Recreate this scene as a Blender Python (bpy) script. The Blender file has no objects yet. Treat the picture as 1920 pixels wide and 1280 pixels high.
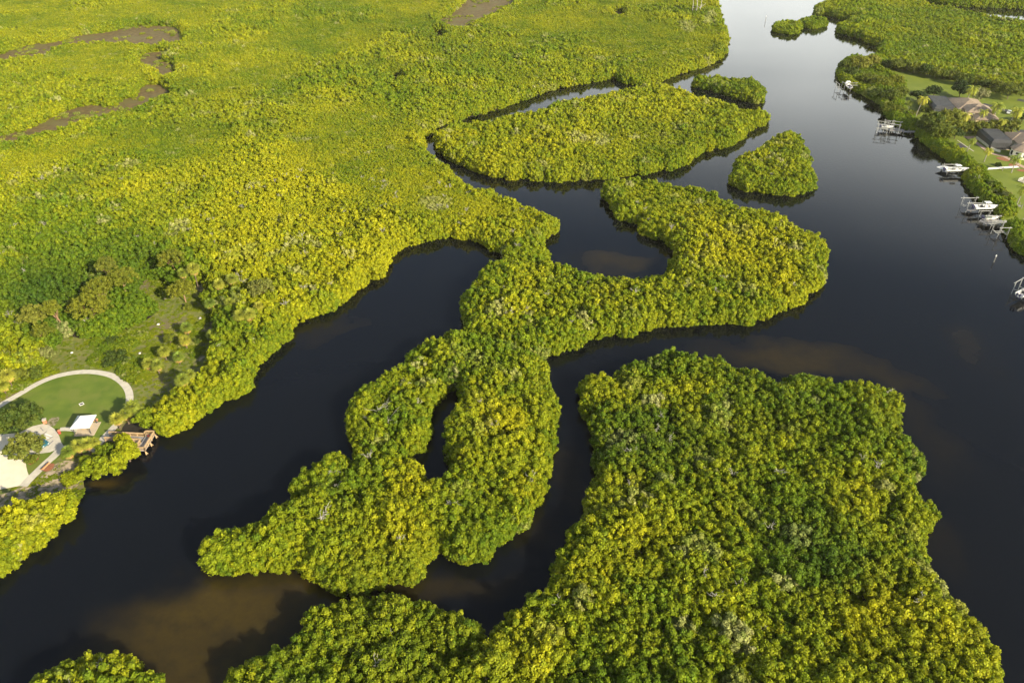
import bpy, bmesh, math, random
import numpy as np
from mathutils import Vector, Matrix
from mathutils.geometry import tessellate_polygon

sc = bpy.context.scene
C = sc.collection
rnd = random.Random(7)
R = math.radians

# ------------------------------------------------------------------ camera
F, TILT, HCAM = 1440.0, R(34.4), 118.0
cam = bpy.data.cameras.new('camera')
cam.sensor_width = 36.0
cam.lens = F / 1920 * 36
cam.clip_start = 1.0
cam.clip_end = 40000
co = bpy.data.objects.new('camera', cam)
C.objects.link(co)
co.location = (0, 0, HCAM)
co.rotation_euler = (math.pi / 2 - TILT, 0, 0)
sc.camera = co

# ------------------------------------------------------------------ light and sky
SUN_EL, SUN_AZ = R(26), R(46)            # low sun behind the camera, to the right
sv = Vector((math.sin(SUN_AZ) * math.cos(SUN_EL), -math.cos(SUN_AZ) * math.cos(SUN_EL), math.sin(SUN_EL)))
sun = bpy.data.lights.new('sun', 'SUN')
sun.energy = 5.0
sun.angle = R(0.7)
sun.color = (1.0, 0.88, 0.66)
so = bpy.data.objects.new('sun', sun)
C.objects.link(so)
so.rotation_euler = sv.to_track_quat('Z', 'Y').to_euler()
w = bpy.data.worlds.new('World')
sc.world = w
w.use_nodes = True
nt = w.node_tree
N = nt.nodes
N.clear()
L = nt.links
out = N.new('ShaderNodeOutputWorld')
bg = N.new('ShaderNodeBackground')
sky = N.new('ShaderNodeTexSky')
sky.sky_type = 'NISHITA'
sky.sun_disc = False
sky.sun_elevation = SUN_EL
sky.sun_rotation = math.pi - SUN_AZ
sky.air_density = 1.0
sky.dust_density = 1.5
sky.ozone_density = 1.0
# bright broken cloud low over the horizon, clear sky above it
tc = N.new('ShaderNodeTexCoord')
sep = N.new('ShaderNodeSeparateXYZ')
L.new(tc.outputs['Generated'], sep.inputs[0])
mp = N.new('ShaderNodeMapping')
mp.inputs['Scale'].default_value = (1.6, 1.6, 5.0)
L.new(tc.outputs['Generated'], mp.inputs[0])
cn = N.new('ShaderNodeTexNoise')
cn.inputs['Scale'].default_value = 1.7
cn.inputs['Detail'].default_value = 6
L.new(mp.outputs[0], cn.inputs['Vector'])
el = N.new('ShaderNodeMapRange')
el.interpolation_type = 'SMOOTHSTEP'
el.inputs[1].default_value = 0.46
el.inputs[2].default_value = 0.14
L.new(sep.outputs['Z'], el.inputs[0])
ns = N.new('ShaderNodeMapRange')
ns.inputs[1].default_value = 0.30
ns.inputs[2].default_value = 0.60
ns.inputs[3].default_value = 0.55
L.new(cn.outputs['Fac'], ns.inputs[0])
mu = N.new('ShaderNodeMath')
mu.operation = 'MULTIPLY'
L.new(el.outputs[0], mu.inputs[0])
L.new(ns.outputs[0], mu.inputs[1])
mx = N.new('ShaderNodeMix')
mx.data_type = 'RGBA'
L.new(mu.outputs[0], mx.inputs[0])
L.new(sky.outputs[0], mx.inputs[6])
mx.inputs[7].default_value = (24, 24.6, 23.4, 1)
L.new(mx.outputs[2], bg.inputs['Color'])
bg.inputs['Strength'].default_value = 0.075
L.new(bg.outputs[0], out.inputs[0])

vs = sc.view_settings
vs.view_transform = 'Standard'
vs.look = 'None'
vs.exposure = 0.85
vs.gamma = 1
vs.use_curve_mapping = False
sc.cycles.max_bounces = 6
sc.cycles.diffuse_bounces = 3
sc.cycles.transmission_bounces = 3
sc.cycles.transparent_max_bounces = 8
sc.cycles.volume_bounces = 0
sc.cycles.use_denoising = True
sc.cycles.use_adaptive_sampling = False

# ------------------------------------------------------------------ geometry of the view: a pixel of the 1920x1280 photo -> ground
ct, st = math.cos(TILT), math.sin(TILT)
def at(px, py, z=0.0):
    u = (px - 960) / F
    v = -(py - 640) / F
    d = (u, ct + v * st, -st + v * ct)
    t = (HCAM - z) / -d[2]
    return Vector((d[0] * t, d[1] * t, z))
def proj(p):
    x, y, z = p[0], p[1], p[2] - HCAM
    dep = y * ct - z * st
    return 960 + F * x / dep, 640 - F * (y * st + z * ct) / dep, dep

# ------------------------------------------------------------------ materials
MATS = {}
def newmat(name):
    m = bpy.data.materials.new(name)
    m.use_nodes = True
    t = m.node_tree
    t.nodes.clear()
    return m, t.nodes, t.links
def surf(name, col, col2=None, scale=1.0, rough=0.8, detail=5, bump=0.0, metallic=0.0, spec=0.3, lo=0.35, hi=0.65, col3=None, scale3=0.1, coat=0):
    """noise-mottled surface in world-scaled object space"""
    if name in MATS: return MATS[name]
    m, n, l = newmat(name)
    o = n.new('ShaderNodeOutputMaterial')
    p = n.new('ShaderNodeBsdfPrincipled')
    l.new(p.outputs[0], o.inputs[0])
    p.inputs['Roughness'].default_value = rough
    p.inputs['Metallic'].default_value = metallic
    p.inputs['Specular IOR Level'].default_value = spec
    if coat: p.inputs['Coat Weight'].default_value = coat
    g = n.new('ShaderNodeNewGeometry')
    tx = n.new('ShaderNodeTexNoise')
    tx.inputs['Scale'].default_value = scale
    tx.inputs['Detail'].default_value = detail
    l.new(g.outputs['Position'], tx.inputs['Vector'])
    mr = n.new('ShaderNodeMapRange')
    mr.inputs[1].default_value = lo
    mr.inputs[2].default_value = hi
    l.new(tx.outputs['Fac'], mr.inputs[0])
    mix = n.new('ShaderNodeMix')
    mix.data_type = 'RGBA'
    l.new(mr.outputs[0], mix.inputs[0])
    c2 = col2 or tuple(c * 0.75 for c in col)
    mix.inputs[6].default_value = (*col, 1)
    mix.inputs[7].default_value = (*c2, 1)
    last = mix.outputs[2]
    if col3:
        t3 = n.new('ShaderNodeTexNoise')
        t3.inputs['Scale'].default_value = scale3
        t3.inputs['Detail'].default_value = 4
        l.new(g.outputs['Position'], t3.inputs['Vector'])
        m3 = n.new('ShaderNodeMapRange')
        m3.inputs[1].default_value = 0.5
        m3.inputs[2].default_value = 0.62
        l.new(t3.outputs['Fac'], m3.inputs[0])
        x3 = n.new('ShaderNodeMix')
        x3.data_type = 'RGBA'
        l.new(m3.outputs[0], x3.inputs[0])
        l.new(last, x3.inputs[6])
        x3.inputs[7].default_value = (*col3, 1)
        last = x3.outputs[2]
    l.new(last, p.inputs['Base Color'])
    if bump:
        b = n.new('ShaderNodeBump')
        b.inputs['Strength'].default_value = bump
        b.inputs['Distance'].default_value = 0.1
        l.new(tx.outputs['Fac'], b.inputs['Height'])
        l.new(b.outputs[0], p.inputs['Normal'])
    MATS[name] = m
    return m

def foliage(name, green, yellow, dark=(0.03, 0.06, 0.015), pale=(0.30, 0.29, 0.15), transl=0.30):
    """leaf material: tint.x = how yellow, tint.y = how pale, tint.z = how blue-green; 'lv' varies by tuft (x) and leaf (y)"""
    m, n, l = newmat(name)
    o = n.new('ShaderNodeOutputMaterial')
    ti = n.new('ShaderNodeAttribute'); ti.attribute_type = 'INSTANCER'; ti.attribute_name = 'tint'
    lv = n.new('ShaderNodeAttribute'); lv.attribute_type = 'GEOMETRY'; lv.attribute_name = 'lv'
    s1 = n.new('ShaderNodeSeparateXYZ'); l.new(ti.outputs['Vector'], s1.inputs[0])
    s2 = n.new('ShaderNodeSeparateXYZ'); l.new(lv.outputs['Vector'], s2.inputs[0])
    def mth(op, a, b, clamp=False):
        q = n.new('ShaderNodeMath'); q.operation = op; q.use_clamp = clamp
        for i, x in enumerate((a, b)):
            if isinstance(x, (int, float)): q.inputs[i].default_value = x
            else: l.new(x, q.inputs[i])
        return q.outputs[0]
    def mix(f, a, b):
        q = n.new('ShaderNodeMix'); q.data_type = 'RGBA'
        l.new(f, q.inputs[0])
        for i, x in ((6, a), (7, b)):
            if isinstance(x, tuple): q.inputs[i].default_value = (*x, 1)
            else: l.new(x, q.inputs[i])
        return q.outputs[2]
    tv = mth('SUBTRACT', s2.outputs[0], 0.5)
    f = mth('ADD', s1.outputs[0], mth('MULTIPLY', tv, 0.42), True)
    col = mix(f, green, yellow)
    fd = mth('ADD', s1.outputs[2], mth('MULTIPLY', tv, -0.18), True)
    col = mix(fd, col, dark)
    fp = mth('MULTIPLY', s1.outputs[1], mth('ADD', s2.outputs[0], 0.35), True)
    col = mix(fp, col, pale)
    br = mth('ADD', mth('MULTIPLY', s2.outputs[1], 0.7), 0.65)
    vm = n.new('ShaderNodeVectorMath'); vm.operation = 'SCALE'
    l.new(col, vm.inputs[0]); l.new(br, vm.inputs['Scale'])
    p = n.new('ShaderNodeBsdfPrincipled')
    p.inputs['Roughness'].default_value = 0.6
    p.inputs['Specular IOR Level'].default_value = 0.12
    l.new(vm.outputs[0], p.inputs['Base Color'])
    t = n.new('ShaderNodeBsdfTranslucent')
    vt = n.new('ShaderNodeVectorMath'); vt.operation = 'MULTIPLY'
    l.new(vm.outputs[0], vt.inputs[0]); vt.inputs[1].default_value = (1.25, 1.15, 0.6)
    l.new(vt.outputs[0], t.inputs['Color'])
    ms = n.new('ShaderNodeMixShader'); ms.inputs[0].default_value = transl
    l.new(p.outputs[0], ms.inputs[1]); l.new(t.outputs[0], ms.inputs[2])
    l.new(ms.outputs[0], o.inputs[0])
    MATS[name] = m
    return m

M_LEAF = foliage('mangrove_leaves', (0.140, 0.218, 0.010), (0.41, 0.405, 0.012), dark=(0.055, 0.115, 0.013), pale=(0.40, 0.40, 0.17))
M_TREE = foliage('broad_leaves', (0.085, 0.135, 0.016), (0.28, 0.27, 0.022), dark=(0.03, 0.055, 0.02))
M_PALM = foliage('palm_leaves', (0.17, 0.24, 0.03), (0.44, 0.40, 0.045), dark=(0.05, 0.08, 0.03), transl=0.2)
M_DEAD = foliage('dead_palm_leaves', (0.42, 0.25, 0.08), (0.55, 0.38, 0.12), transl=0.15)
M_BARK = surf('bark', (0.16, 0.12, 0.08), (0.08, 0.06, 0.045), 3)
M_PBARK = surf('pine_bark', (0.38, 0.22, 0.12), (0.22, 0.14, 0.09), 3)
M_GBARK = surf('grey_bark', (0.36, 0.33, 0.28), (0.2, 0.18, 0.15), 3)
M_SNAG = surf('bleached_wood', (0.46, 0.44, 0.38), (0.26, 0.24, 0.2), 2)
M_SOIL = surf('dark_soil', (0.035, 0.028, 0.018), (0.02, 0.018, 0.012), 0.4)
M_MUD = surf('marsh_mud', (0.18, 0.128, 0.045), (0.09, 0.070, 0.026), 0.5, detail=10, col3=(0.14, 0.12, 0.04), scale3=0.09, bump=0.5)
M_MEADOW = surf('rough_meadow', (0.20, 0.20, 0.052), (0.115, 0.15, 0.027), 0.8, detail=10, bump=0.8, col3=(0.17, 0.145, 0.065), scale3=0.07)
M_LAWN = surf('mown_lawn', (0.140, 0.190, 0.022), (0.095, 0.150, 0.015), 0.25, detail=8, bump=0.2, col3=(0.145, 0.180, 0.028), scale3=0.16)
M_LAWN2 = surf('garden_lawn', (0.175, 0.215, 0.022), (0.13, 0.175, 0.016), 0.12, detail=7, bump=0.2)
M_CONC = surf('pale_concrete', (0.60, 0.56, 0.46), (0.50, 0.465, 0.39), 0.8, detail=8)
M_SLAB = surf('tan_concrete', (0.56, 0.46, 0.33), (0.47, 0.39, 0.29), 1.2)
M_SAND = surf('bright_shell_sand', (0.80, 0.73, 0.57), (0.72, 0.65, 0.50), 0.5, detail=8)
M_BEACH = surf('sandy_dirt', (0.44, 0.35, 0.24), (0.14, 0.13, 0.06), 0.9, detail=9, lo=0.42, hi=0.6)
M_MULCH = surf('red_mulch', (0.34, 0.15, 0.075), (0.24, 0.10, 0.05), 3)
M_PAVER = surf('pink_pavers', (0.50, 0.36, 0.28), (0.42, 0.29, 0.23), 3)
M_ASPH = surf('asphalt', (0.075, 0.075, 0.08), (0.055, 0.055, 0.06), 2)
M_DECK = surf('grey_deck_boards', (0.30, 0.29, 0.29), (0.23, 0.22, 0.22), 2)
M_WOOD = surf('warm_timber', (0.56, 0.40, 0.22), (0.44, 0.30, 0.16), 3)
M_BENCH = surf('orange_timber', (0.60, 0.30, 0.14), (0.5, 0.25, 0.12), 3)
M_PILE = surf('weathered_pile', (0.30, 0.28, 0.24), (0.2, 0.18, 0.15), 2)
M_WHITE = surf('white_paint', (0.80, 0.79, 0.75), (0.72, 0.71, 0.67), 2, rough=0.5)
M_LIFT = surf('galvanised_white', (0.40, 0.40, 0.37), (0.30, 0.30, 0.28), 3, rough=0.6)
M_GEL = surf('white_gelcoat', (0.82, 0.81, 0.76), (0.78, 0.77, 0.72), 1, rough=0.25, spec=0.5)
M_ROOFM = surf('pale_metal_roof', (0.62, 0.66, 0.67), (0.55, 0.60, 0.62), 1.5, rough=0.4)
M_TILE = surf('clay_roof_tiles', (0.34, 0.262, 0.19), (0.23, 0.182, 0.135), 1.3, detail=9, bump=0.4, lo=0.3, hi=0.7)
M_TILE2 = surf('grey_roof_tiles', (0.30, 0.24, 0.19), (0.22, 0.18, 0.15), 1.3, detail=9)
M_STUC = surf('cream_stucco', (0.72, 0.70, 0.55), (0.66, 0.64, 0.50), 0.8)
M_YSTUC = surf('yellow_stucco', (0.74, 0.58, 0.34), (0.68, 0.53, 0.31), 0.8)
M_GLASS = surf('dark_window_glass', (0.03, 0.035, 0.045), (0.02, 0.025, 0.03), 1, rough=0.08, spec=0.8)
M_FRAME = surf('bronze_frame', (0.09, 0.09, 0.095), (0.07, 0.07, 0.075), 1, rough=0.5)
M_BLACK = surf('black_plastic', (0.03, 0.03, 0.035), (0.02, 0.02, 0.025), 1, rough=0.4)
M_ENG = surf('navy_engine_cowl', (0.05, 0.05, 0.11), (0.035, 0.035, 0.08), 1, rough=0.3)
M_TEAL = surf('teal_car_paint', (0.03, 0.12, 0.15), (0.03, 0.11, 0.14), 1, rough=0.25, coat=0.6)
M_SILV = surf('white_car_paint', (0.70, 0.74, 0.72), (0.66, 0.7, 0.68), 1, rough=0.25, coat=0.6)
M_RED = surf('red_plastic', (0.42, 0.08, 0.06), (0.35, 0.07, 0.05), 1, rough=0.5)
M_BRICK = surf('orange_brick', (0.50, 0.22, 0.12), (0.4, 0.17, 0.1), 4)
M_RUB = surf('rubber', (0.02, 0.02, 0.02), (0.015, 0.015, 0.015), 1)
M_POOL = surf('pool_water', (0.02, 0.17, 0.21), (0.02, 0.13, 0.17), 1, rough=0.05)
M_ROCK = surf('pale_rock', (0.68, 0.66, 0.60), (0.5, 0.48, 0.43), 4)
M_GREENP = surf('green_tarp', (0.05, 0.14, 0.08), (0.04, 0.11, 0.07), 2)

def screen_mat():
    m, n, l = newmat('insect_screen')
    o = n.new('ShaderNodeOutputMaterial')
    p = n.new('ShaderNodeBsdfPrincipled')
    p.inputs['Base Color'].default_value = (0.050, 0.052, 0.055, 1)
    p.inputs['Roughness'].default_value = 0.6
    t = n.new('ShaderNodeBsdfTransparent')
    ms = n.new('ShaderNodeMixShader')
    ms.inputs[0].default_value = 0.80
    l.new(t.outputs[0], ms.inputs[1]); l.new(p.outputs[0], ms.inputs[2]); l.new(ms.outputs[0], o.inputs[0])
    return m
M_SCREEN = screen_mat()

def water_mat():
    m, n, l = newmat('dark_river_water')
    o = n.new('ShaderNodeOutputMaterial')
    p = n.new('ShaderNodeBsdfPrincipled')
    l.new(p.outputs[0], o.inputs[0])
    p.inputs['IOR'].default_value = 1.33
    p.inputs['Roughness'].default_value = 0.03
    g = n.new('ShaderNodeNewGeometry')
    # shoals of tannin-brown sand: soft blobs at fixed places in the river
    nz = n.new('ShaderNodeTexNoise'); nz.inputs['Scale'].default_value = 0.06; nz.inputs['Detail'].default_value = 5
    l.new(g.outputs['Position'], nz.inputs['Vector'])
    nv = n.new('ShaderNodeVectorMath'); nv.operation = 'SUBTRACT'; l.new(nz.outputs['Color'], nv.inputs[0]); nv.inputs[1].default_value = (0.5, 0.5, 0.5)
    ns_ = n.new('ShaderNodeVectorMath'); ns_.operation = 'SCALE'; ns_.inputs['Scale'].default_value = 26; l.new(nv.outputs[0], ns_.inputs[0])
    ad = n.new('ShaderNodeVectorMath'); ad.operation = 'ADD'; l.new(g.outputs['Position'], ad.inputs[0]); l.new(ns_.outputs[0], ad.inputs[1])
    last = None
    for (px, py, rx, ry, rot, amt) in SHOALS:
        c = at(px, py)
        sb = n.new('ShaderNodeVectorMath'); sb.operation = 'SUBTRACT'; l.new(ad.outputs[0], sb.inputs[0]); sb.inputs[1].default_value = (c.x, c.y, 0)
        vr = n.new('ShaderNodeMapping'); vr.vector_type = 'TEXTURE'
        vr.inputs['Rotation'].default_value = (0, 0, R(rot)); vr.inputs['Scale'].default_value = (rx, ry, 1e6)
        l.new(sb.outputs[0], vr.inputs[0])
        ln = n.new('ShaderNodeVectorMath'); ln.operation = 'LENGTH'; l.new(vr.outputs[0], ln.inputs[0])
        mr = n.new('ShaderNodeMapRange'); mr.interpolation_type = 'SMOOTHSTEP'
        mr.inputs[1].default_value = 1.05; mr.inputs[2].default_value = 0.15; mr.inputs[4].default_value = amt
        l.new(ln.outputs['Value'], mr.inputs[0])
        if last is None: last = mr.outputs[0]
        else:
            q = n.new('ShaderNodeMath'); q.operation = 'MAXIMUM'; l.new(last, q.inputs[0]); l.new(mr.outputs[0], q.inputs[1]); last = q.outputs[0]
    sn = n.new('ShaderNodeTexNoise'); sn.inputs['Scale'].default_value = 0.35; sn.inputs['Detail'].default_value = 9; sn.inputs['Roughness'].default_value = 0.7
    l.new(g.outputs['Position'], sn.inputs['Vector'])
    sm = n.new('ShaderNodeMapRange'); sm.inputs[1].default_value = 0.3; sm.inputs[2].default_value = 0.7; sm.inputs[3].default_value = 0.62; sm.inputs[4].default_value = 1.15
    l.new(sn.outputs['Fac'], sm.inputs[0])
    sq = n.new('ShaderNodeMath'); sq.operation = 'MULTIPLY'; l.new(last, sq.inputs[0]); l.new(sm.outputs[0], sq.inputs[1]); last = sq.outputs[0]
    mix = n.new('ShaderNodeMix'); mix.data_type = 'RGBA'
    l.new(last, mix.inputs[0])
    mix.inputs[6].default_value = (0.0036, 0.0046, 0.0066, 1)
    mix.inputs[7].default_value = (0.052, 0.036, 0.007, 1)
    p.subsurface_method = 'BURLEY'
    p.inputs['Subsurface Weight'].default_value = 1.0
    p.inputs['Subsurface Radius'].default_value = (3, 2.4, 1.2)
    p.inputs['Subsurface Scale'].default_value = 1.0
    l.new(mix.outputs[2], p.inputs['Base Color'])
    n1 = n.new('ShaderNodeTexNoise'); n1.inputs['Scale'].default_value = 0.9; n1.inputs['Detail'].default_value = 6
    l.new(g.outputs['Position'], n1.inputs['Vector'])
    # wind patches: ripples come and go over the open river
    n2 = n.new('ShaderNodeTexNoise'); n2.inputs['Scale'].default_value = 0.02; n2.inputs['Detail'].default_value = 3
    l.new(g.outputs['Position'], n2.inputs['Vector'])
    mr2 = n.new('ShaderNodeMapRange'); mr2.inputs[1].default_value = 0.4; mr2.inputs[2].default_value = 0.62
    mr2.inputs[3].default_value = 0.05; mr2.inputs[4].default_value = 0.24
    l.new(n2.outputs['Fac'], mr2.inputs[0])
    b = n.new('ShaderNodeBump'); b.inputs['Distance'].default_value = 0.12
    l.new(mr2.outputs[0], b.inputs['Strength'])
    l.new(n1.outputs['Fac'], b.inputs['Height']); l.new(b.outputs[0], p.inputs['Normal'])
    return m
SHOALS = [(420, 1165, 26, 15, 10, 1.0), (330, 1240, 22, 12, 0, 0.8), (1155, 492, 16, 9, 0, 0.45), (1480, 672, 28, 9, -12, 0.5),
          (1640, 700, 18, 8, -14, 0.3), (1725, 800, 8, 26, 6, 0.12), (1070, 900, 5, 16, 0, 0.22), (190, 915, 5, 4, 20, 0.85),
          (800, 1105, 18, 5, 5, 0.35), (1740, 985, 6, 20, 6, 0.10), (1820, 650, 8, 14, 0, 0.15), (1010, 1010, 6, 8, 0, 0.2), (620, 620, 20, 5, 35, 0.16)]
M_WATER = water_mat()

# ------------------------------------------------------------------ mesh helpers
def link(name, me, parent=None):
    o = bpy.data.objects.new(name, me)
    C.objects.link(o)
    if parent is not None: o.parent = parent
    return o
def tag(o, label=None, cat=None, group=None, kind=None):
    if label: o['label'] = label
    if cat: o['category'] = cat
    if group: o['group'] = group
    if kind: o['kind'] = kind
    return o
def thing(name, label, cat, loc=(0, 0, 0), rotz=0.0, group=None):
    o = bpy.data.objects.new(name, None)
    C.objects.link(o)
    o.location = loc
    o.rotation_euler = (0, 0, rotz)
    return tag(o, label, cat, group)
def copy_tree(o, parent=None):
    c = o.copy()
    C.objects.link(c)
    c.parent = parent
    for ch in o.children: copy_tree(ch, c)
    return c

class MB:
    def __init__(s): s.v = []; s.f = []
    def quad(s, pts):
        k = len(s.v); s.v += [tuple(p) for p in pts]; s.f.append(tuple(range(k, k + len(pts)))); return s
    def box(s, c, size, rz=0.0, taper=1.0):
        k = len(s.v); cr, sr = math.cos(rz), math.sin(rz)
        for z in (-.5, .5):
            tt = taper if z > 0 else 1
            for x, y in ((-.5, -.5), (.5, -.5), (.5, .5), (-.5, .5)):
                X, Y = x * size[0] * tt, y * size[1] * tt
                s.v.append((c[0] + X * cr - Y * sr, c[1] + X * sr + Y * cr, c[2] + z * size[2]))
        for q in ((0, 3, 2, 1), (4, 5, 6, 7), (0, 1, 5, 4), (1, 2, 6, 5), (2, 3, 7, 6), (3, 0, 4, 7)):
            s.f.append(tuple(k + i for i in q))
        return s
    def tube(s, pts, rad, n=6):
        pts = [Vector(p) for p in pts]
        rad = rad if isinstance(rad, (list, tuple)) else [rad] * len(pts)
        rings = []
        for i, p in enumerate(pts):
            d = (pts[min(i + 1, len(pts) - 1)] - pts[max(i - 1, 0)]).normalized()
            a = d.orthogonal().normalized() if abs(d.z) < .99 else Vector((1, 0, 0))
            b = d.cross(a).normalized(); a = b.cross(d)
            ring = []
            for j in range(n):
                t = 2 * math.pi * j / n
                ring.append(len(s.v)); s.v.append(tuple(p + (a * math.cos(t) + b * math.sin(t)) * rad[i]))
            rings.append(ring)
        for r0, r1 in zip(rings, rings[1:]):
            # align start to nearest vertex to avoid twist
            o = min(range(n), key=lambda q: (Vector(s.v[r1[q]]) - Vector(s.v[r0[0]])).length)
            for j in range(n):
                s.f.append((r0[j], r0[(j + 1) % n], r1[(j + 1 + o) % n], r1[(j + o) % n]))
        s.f.append(tuple(reversed(rings[0]))); s.f.append(tuple(rings[-1]))
        return s
    def beam(s, a, b, w, h=None):
        a, b = Vector(a), Vector(b); h = h or w
        d = (b - a); Lh = d.length; d.normalize()
        side = d.cross(Vector((0, 0, 1)))
        side = side.normalized() if side.length > 1e-4 else Vector((1, 0, 0))
        up = side.cross(d)
        k = len(s.v)
        for p in (a, b):
            for x, y in ((-.5, -.5), (.5, -.5), (.5, .5), (-.5, .5)): s.v.append(tuple(p + side * x * w + up * y * h))
        for q in ((0, 1, 2, 3), (7, 6, 5, 4), (0, 4, 5, 1), (1, 5, 6, 2), (2, 6, 7, 3), (3, 7, 4, 0)): s.f.append(tuple(k + i for i in q))
        return s
    def build(s, name, mat, parent=None, smooth=False):
        me = bpy.data.meshes.new(name)
        me.from_pydata(s.v, [], s.f)
        me.materials.append(mat)
        bm = bmesh.new(); bm.from_mesh(me); bmesh.ops.recalc_face_normals(bm, faces=bm.faces); bm.to_mesh(me); bm.free()
        if smooth: me.shade_smooth()
        return link(name, me, parent)

def sheet(name, loops, z, mat, kind='structure', skirt=None, label=None, cat=None):
    """flat polygon (with holes) at height z, optional skirt down to z=skirt"""
    vecs = [[Vector((p[0], p[1], 0)) for p in lp] for lp in loops]
    tris = tessellate_polygon(vecs)
    vs_ = [(p.x, p.y, z) for lp in vecs for p in lp]
    fs = [tuple(t) for t in tris]
    if skirt is not None:
        base = 0
        for lp in vecs:
            n_ = len(lp); k = len(vs_)
            vs_ += [(p.x, p.y, skirt) for p in lp]
            for i in range(n_):
                j = (i + 1) % n_
                fs.append((base + i, base + j, k + j, k + i))
            base += n_ if base + n_ <= sum(len(q) for q in vecs) else 0
            if len(vecs) > 1: break
    me = bpy.data.meshes.new(name)
    me.from_pydata(vs_, [], fs)
    me.materials.append(mat)
    bm = bmesh.new(); bm.from_mesh(me)
    bmesh.ops.recalc_face_normals(bm, faces=bm.faces)
    up = sum(f.normal.z * f.calc_area() for f in bm.faces)
    if up < 0: bmesh.ops.reverse_faces(bm, faces=bm.faces)
    bm.to_mesh(me); bm.free()
    o = link(name, me)
    return tag(o, label, cat, kind=kind)
def pxs(pts, z=0.0): return [at(x, y, z) for x, y in pts]
def smooth_loop(pts, it=1, closed=True):
    pts = [Vector(p) for p in pts]
    for _ in range(it):
        q = []
        n_ = len(pts)
        for i in range(n_ if closed else n_ - 1):
            a, b = pts[i], pts[(i + 1) % n_]
            q += [a * .75 + b * .25, a * .25 + b * .75]
        if not closed: q = [pts[0]] + q + [pts[-1]]
        pts = q
    return pts
def ribbon(name, pts, width, z, mat, **kw):
    pts = smooth_loop([Vector((p[0], p[1], 0)) for p in pts], 2, closed=False)
    l_, r_ = [], []
    for i, p in enumerate(pts):
        d = (pts[min(i + 1, len(pts) - 1)] - pts[max(i - 1, 0)]).normalized()
        nrm = Vector((-d.y, d.x, 0)) * width / 2
        l_.append(p + nrm); r_.append(p - nrm)
    return sheet(name, [l_ + r_[::-1]], z, mat, **kw)

# value noise for placement
_ng = np.random.default_rng(11).random((256, 256))
def vnoise(x, y, sc_):
    x = np.asarray(x) / sc_ + 1000.3; y = np.asarray(y) / sc_ + 1000.7
    i, j = np.floor(x).astype(int), np.floor(y).astype(int)
    fx, fy = x - i, y - j
    fx, fy = fx * fx * (3 - 2 * fx), fy * fy * (3 - 2 * fy)
    g = lambda a, b: _ng[a % 256, b % 256]
    return (g(i, j) * (1 - fx) + g(i + 1, j) * fx) * (1 - fy) + (g(i, j + 1) * (1 - fx) + g(i + 1, j + 1) * fx) * fy
def fbm(x, y, sc_): return (vnoise(x, y, sc_) + .5 * vnoise(x, y, sc_ / 2.1) + .25 * vnoise(x, y, sc_ / 4.3)) / 1.75

# icosahedron core
_t = (1 + 5 ** .5) / 2
ICO_V = np.array([(-1, _t, 0), (1, _t, 0), (-1, -_t, 0), (1, -_t, 0), (0, -1, _t), (0, 1, _t), (0, -1, -_t), (0, 1, -_t), (_t, 0, -1), (_t, 0, 1), (-_t, 0, -1), (-_t, 0, 1)], float)
ICO_V /= np.linalg.norm(ICO_V[0])
ICO_F = np.array([(0, 11, 5), (0, 5, 1), (0, 1, 7), (0, 7, 10), (0, 10, 11), (1, 5, 9), (5, 11, 4), (11, 10, 2), (10, 7, 6), (7, 1, 8), (3, 9, 4), (3, 4, 2), (3, 2, 6), (3, 6, 8), (3, 8, 9), (4, 9, 5), (2, 4, 11), (6, 2, 10), (8, 6, 7), (9, 8, 1)])

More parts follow.
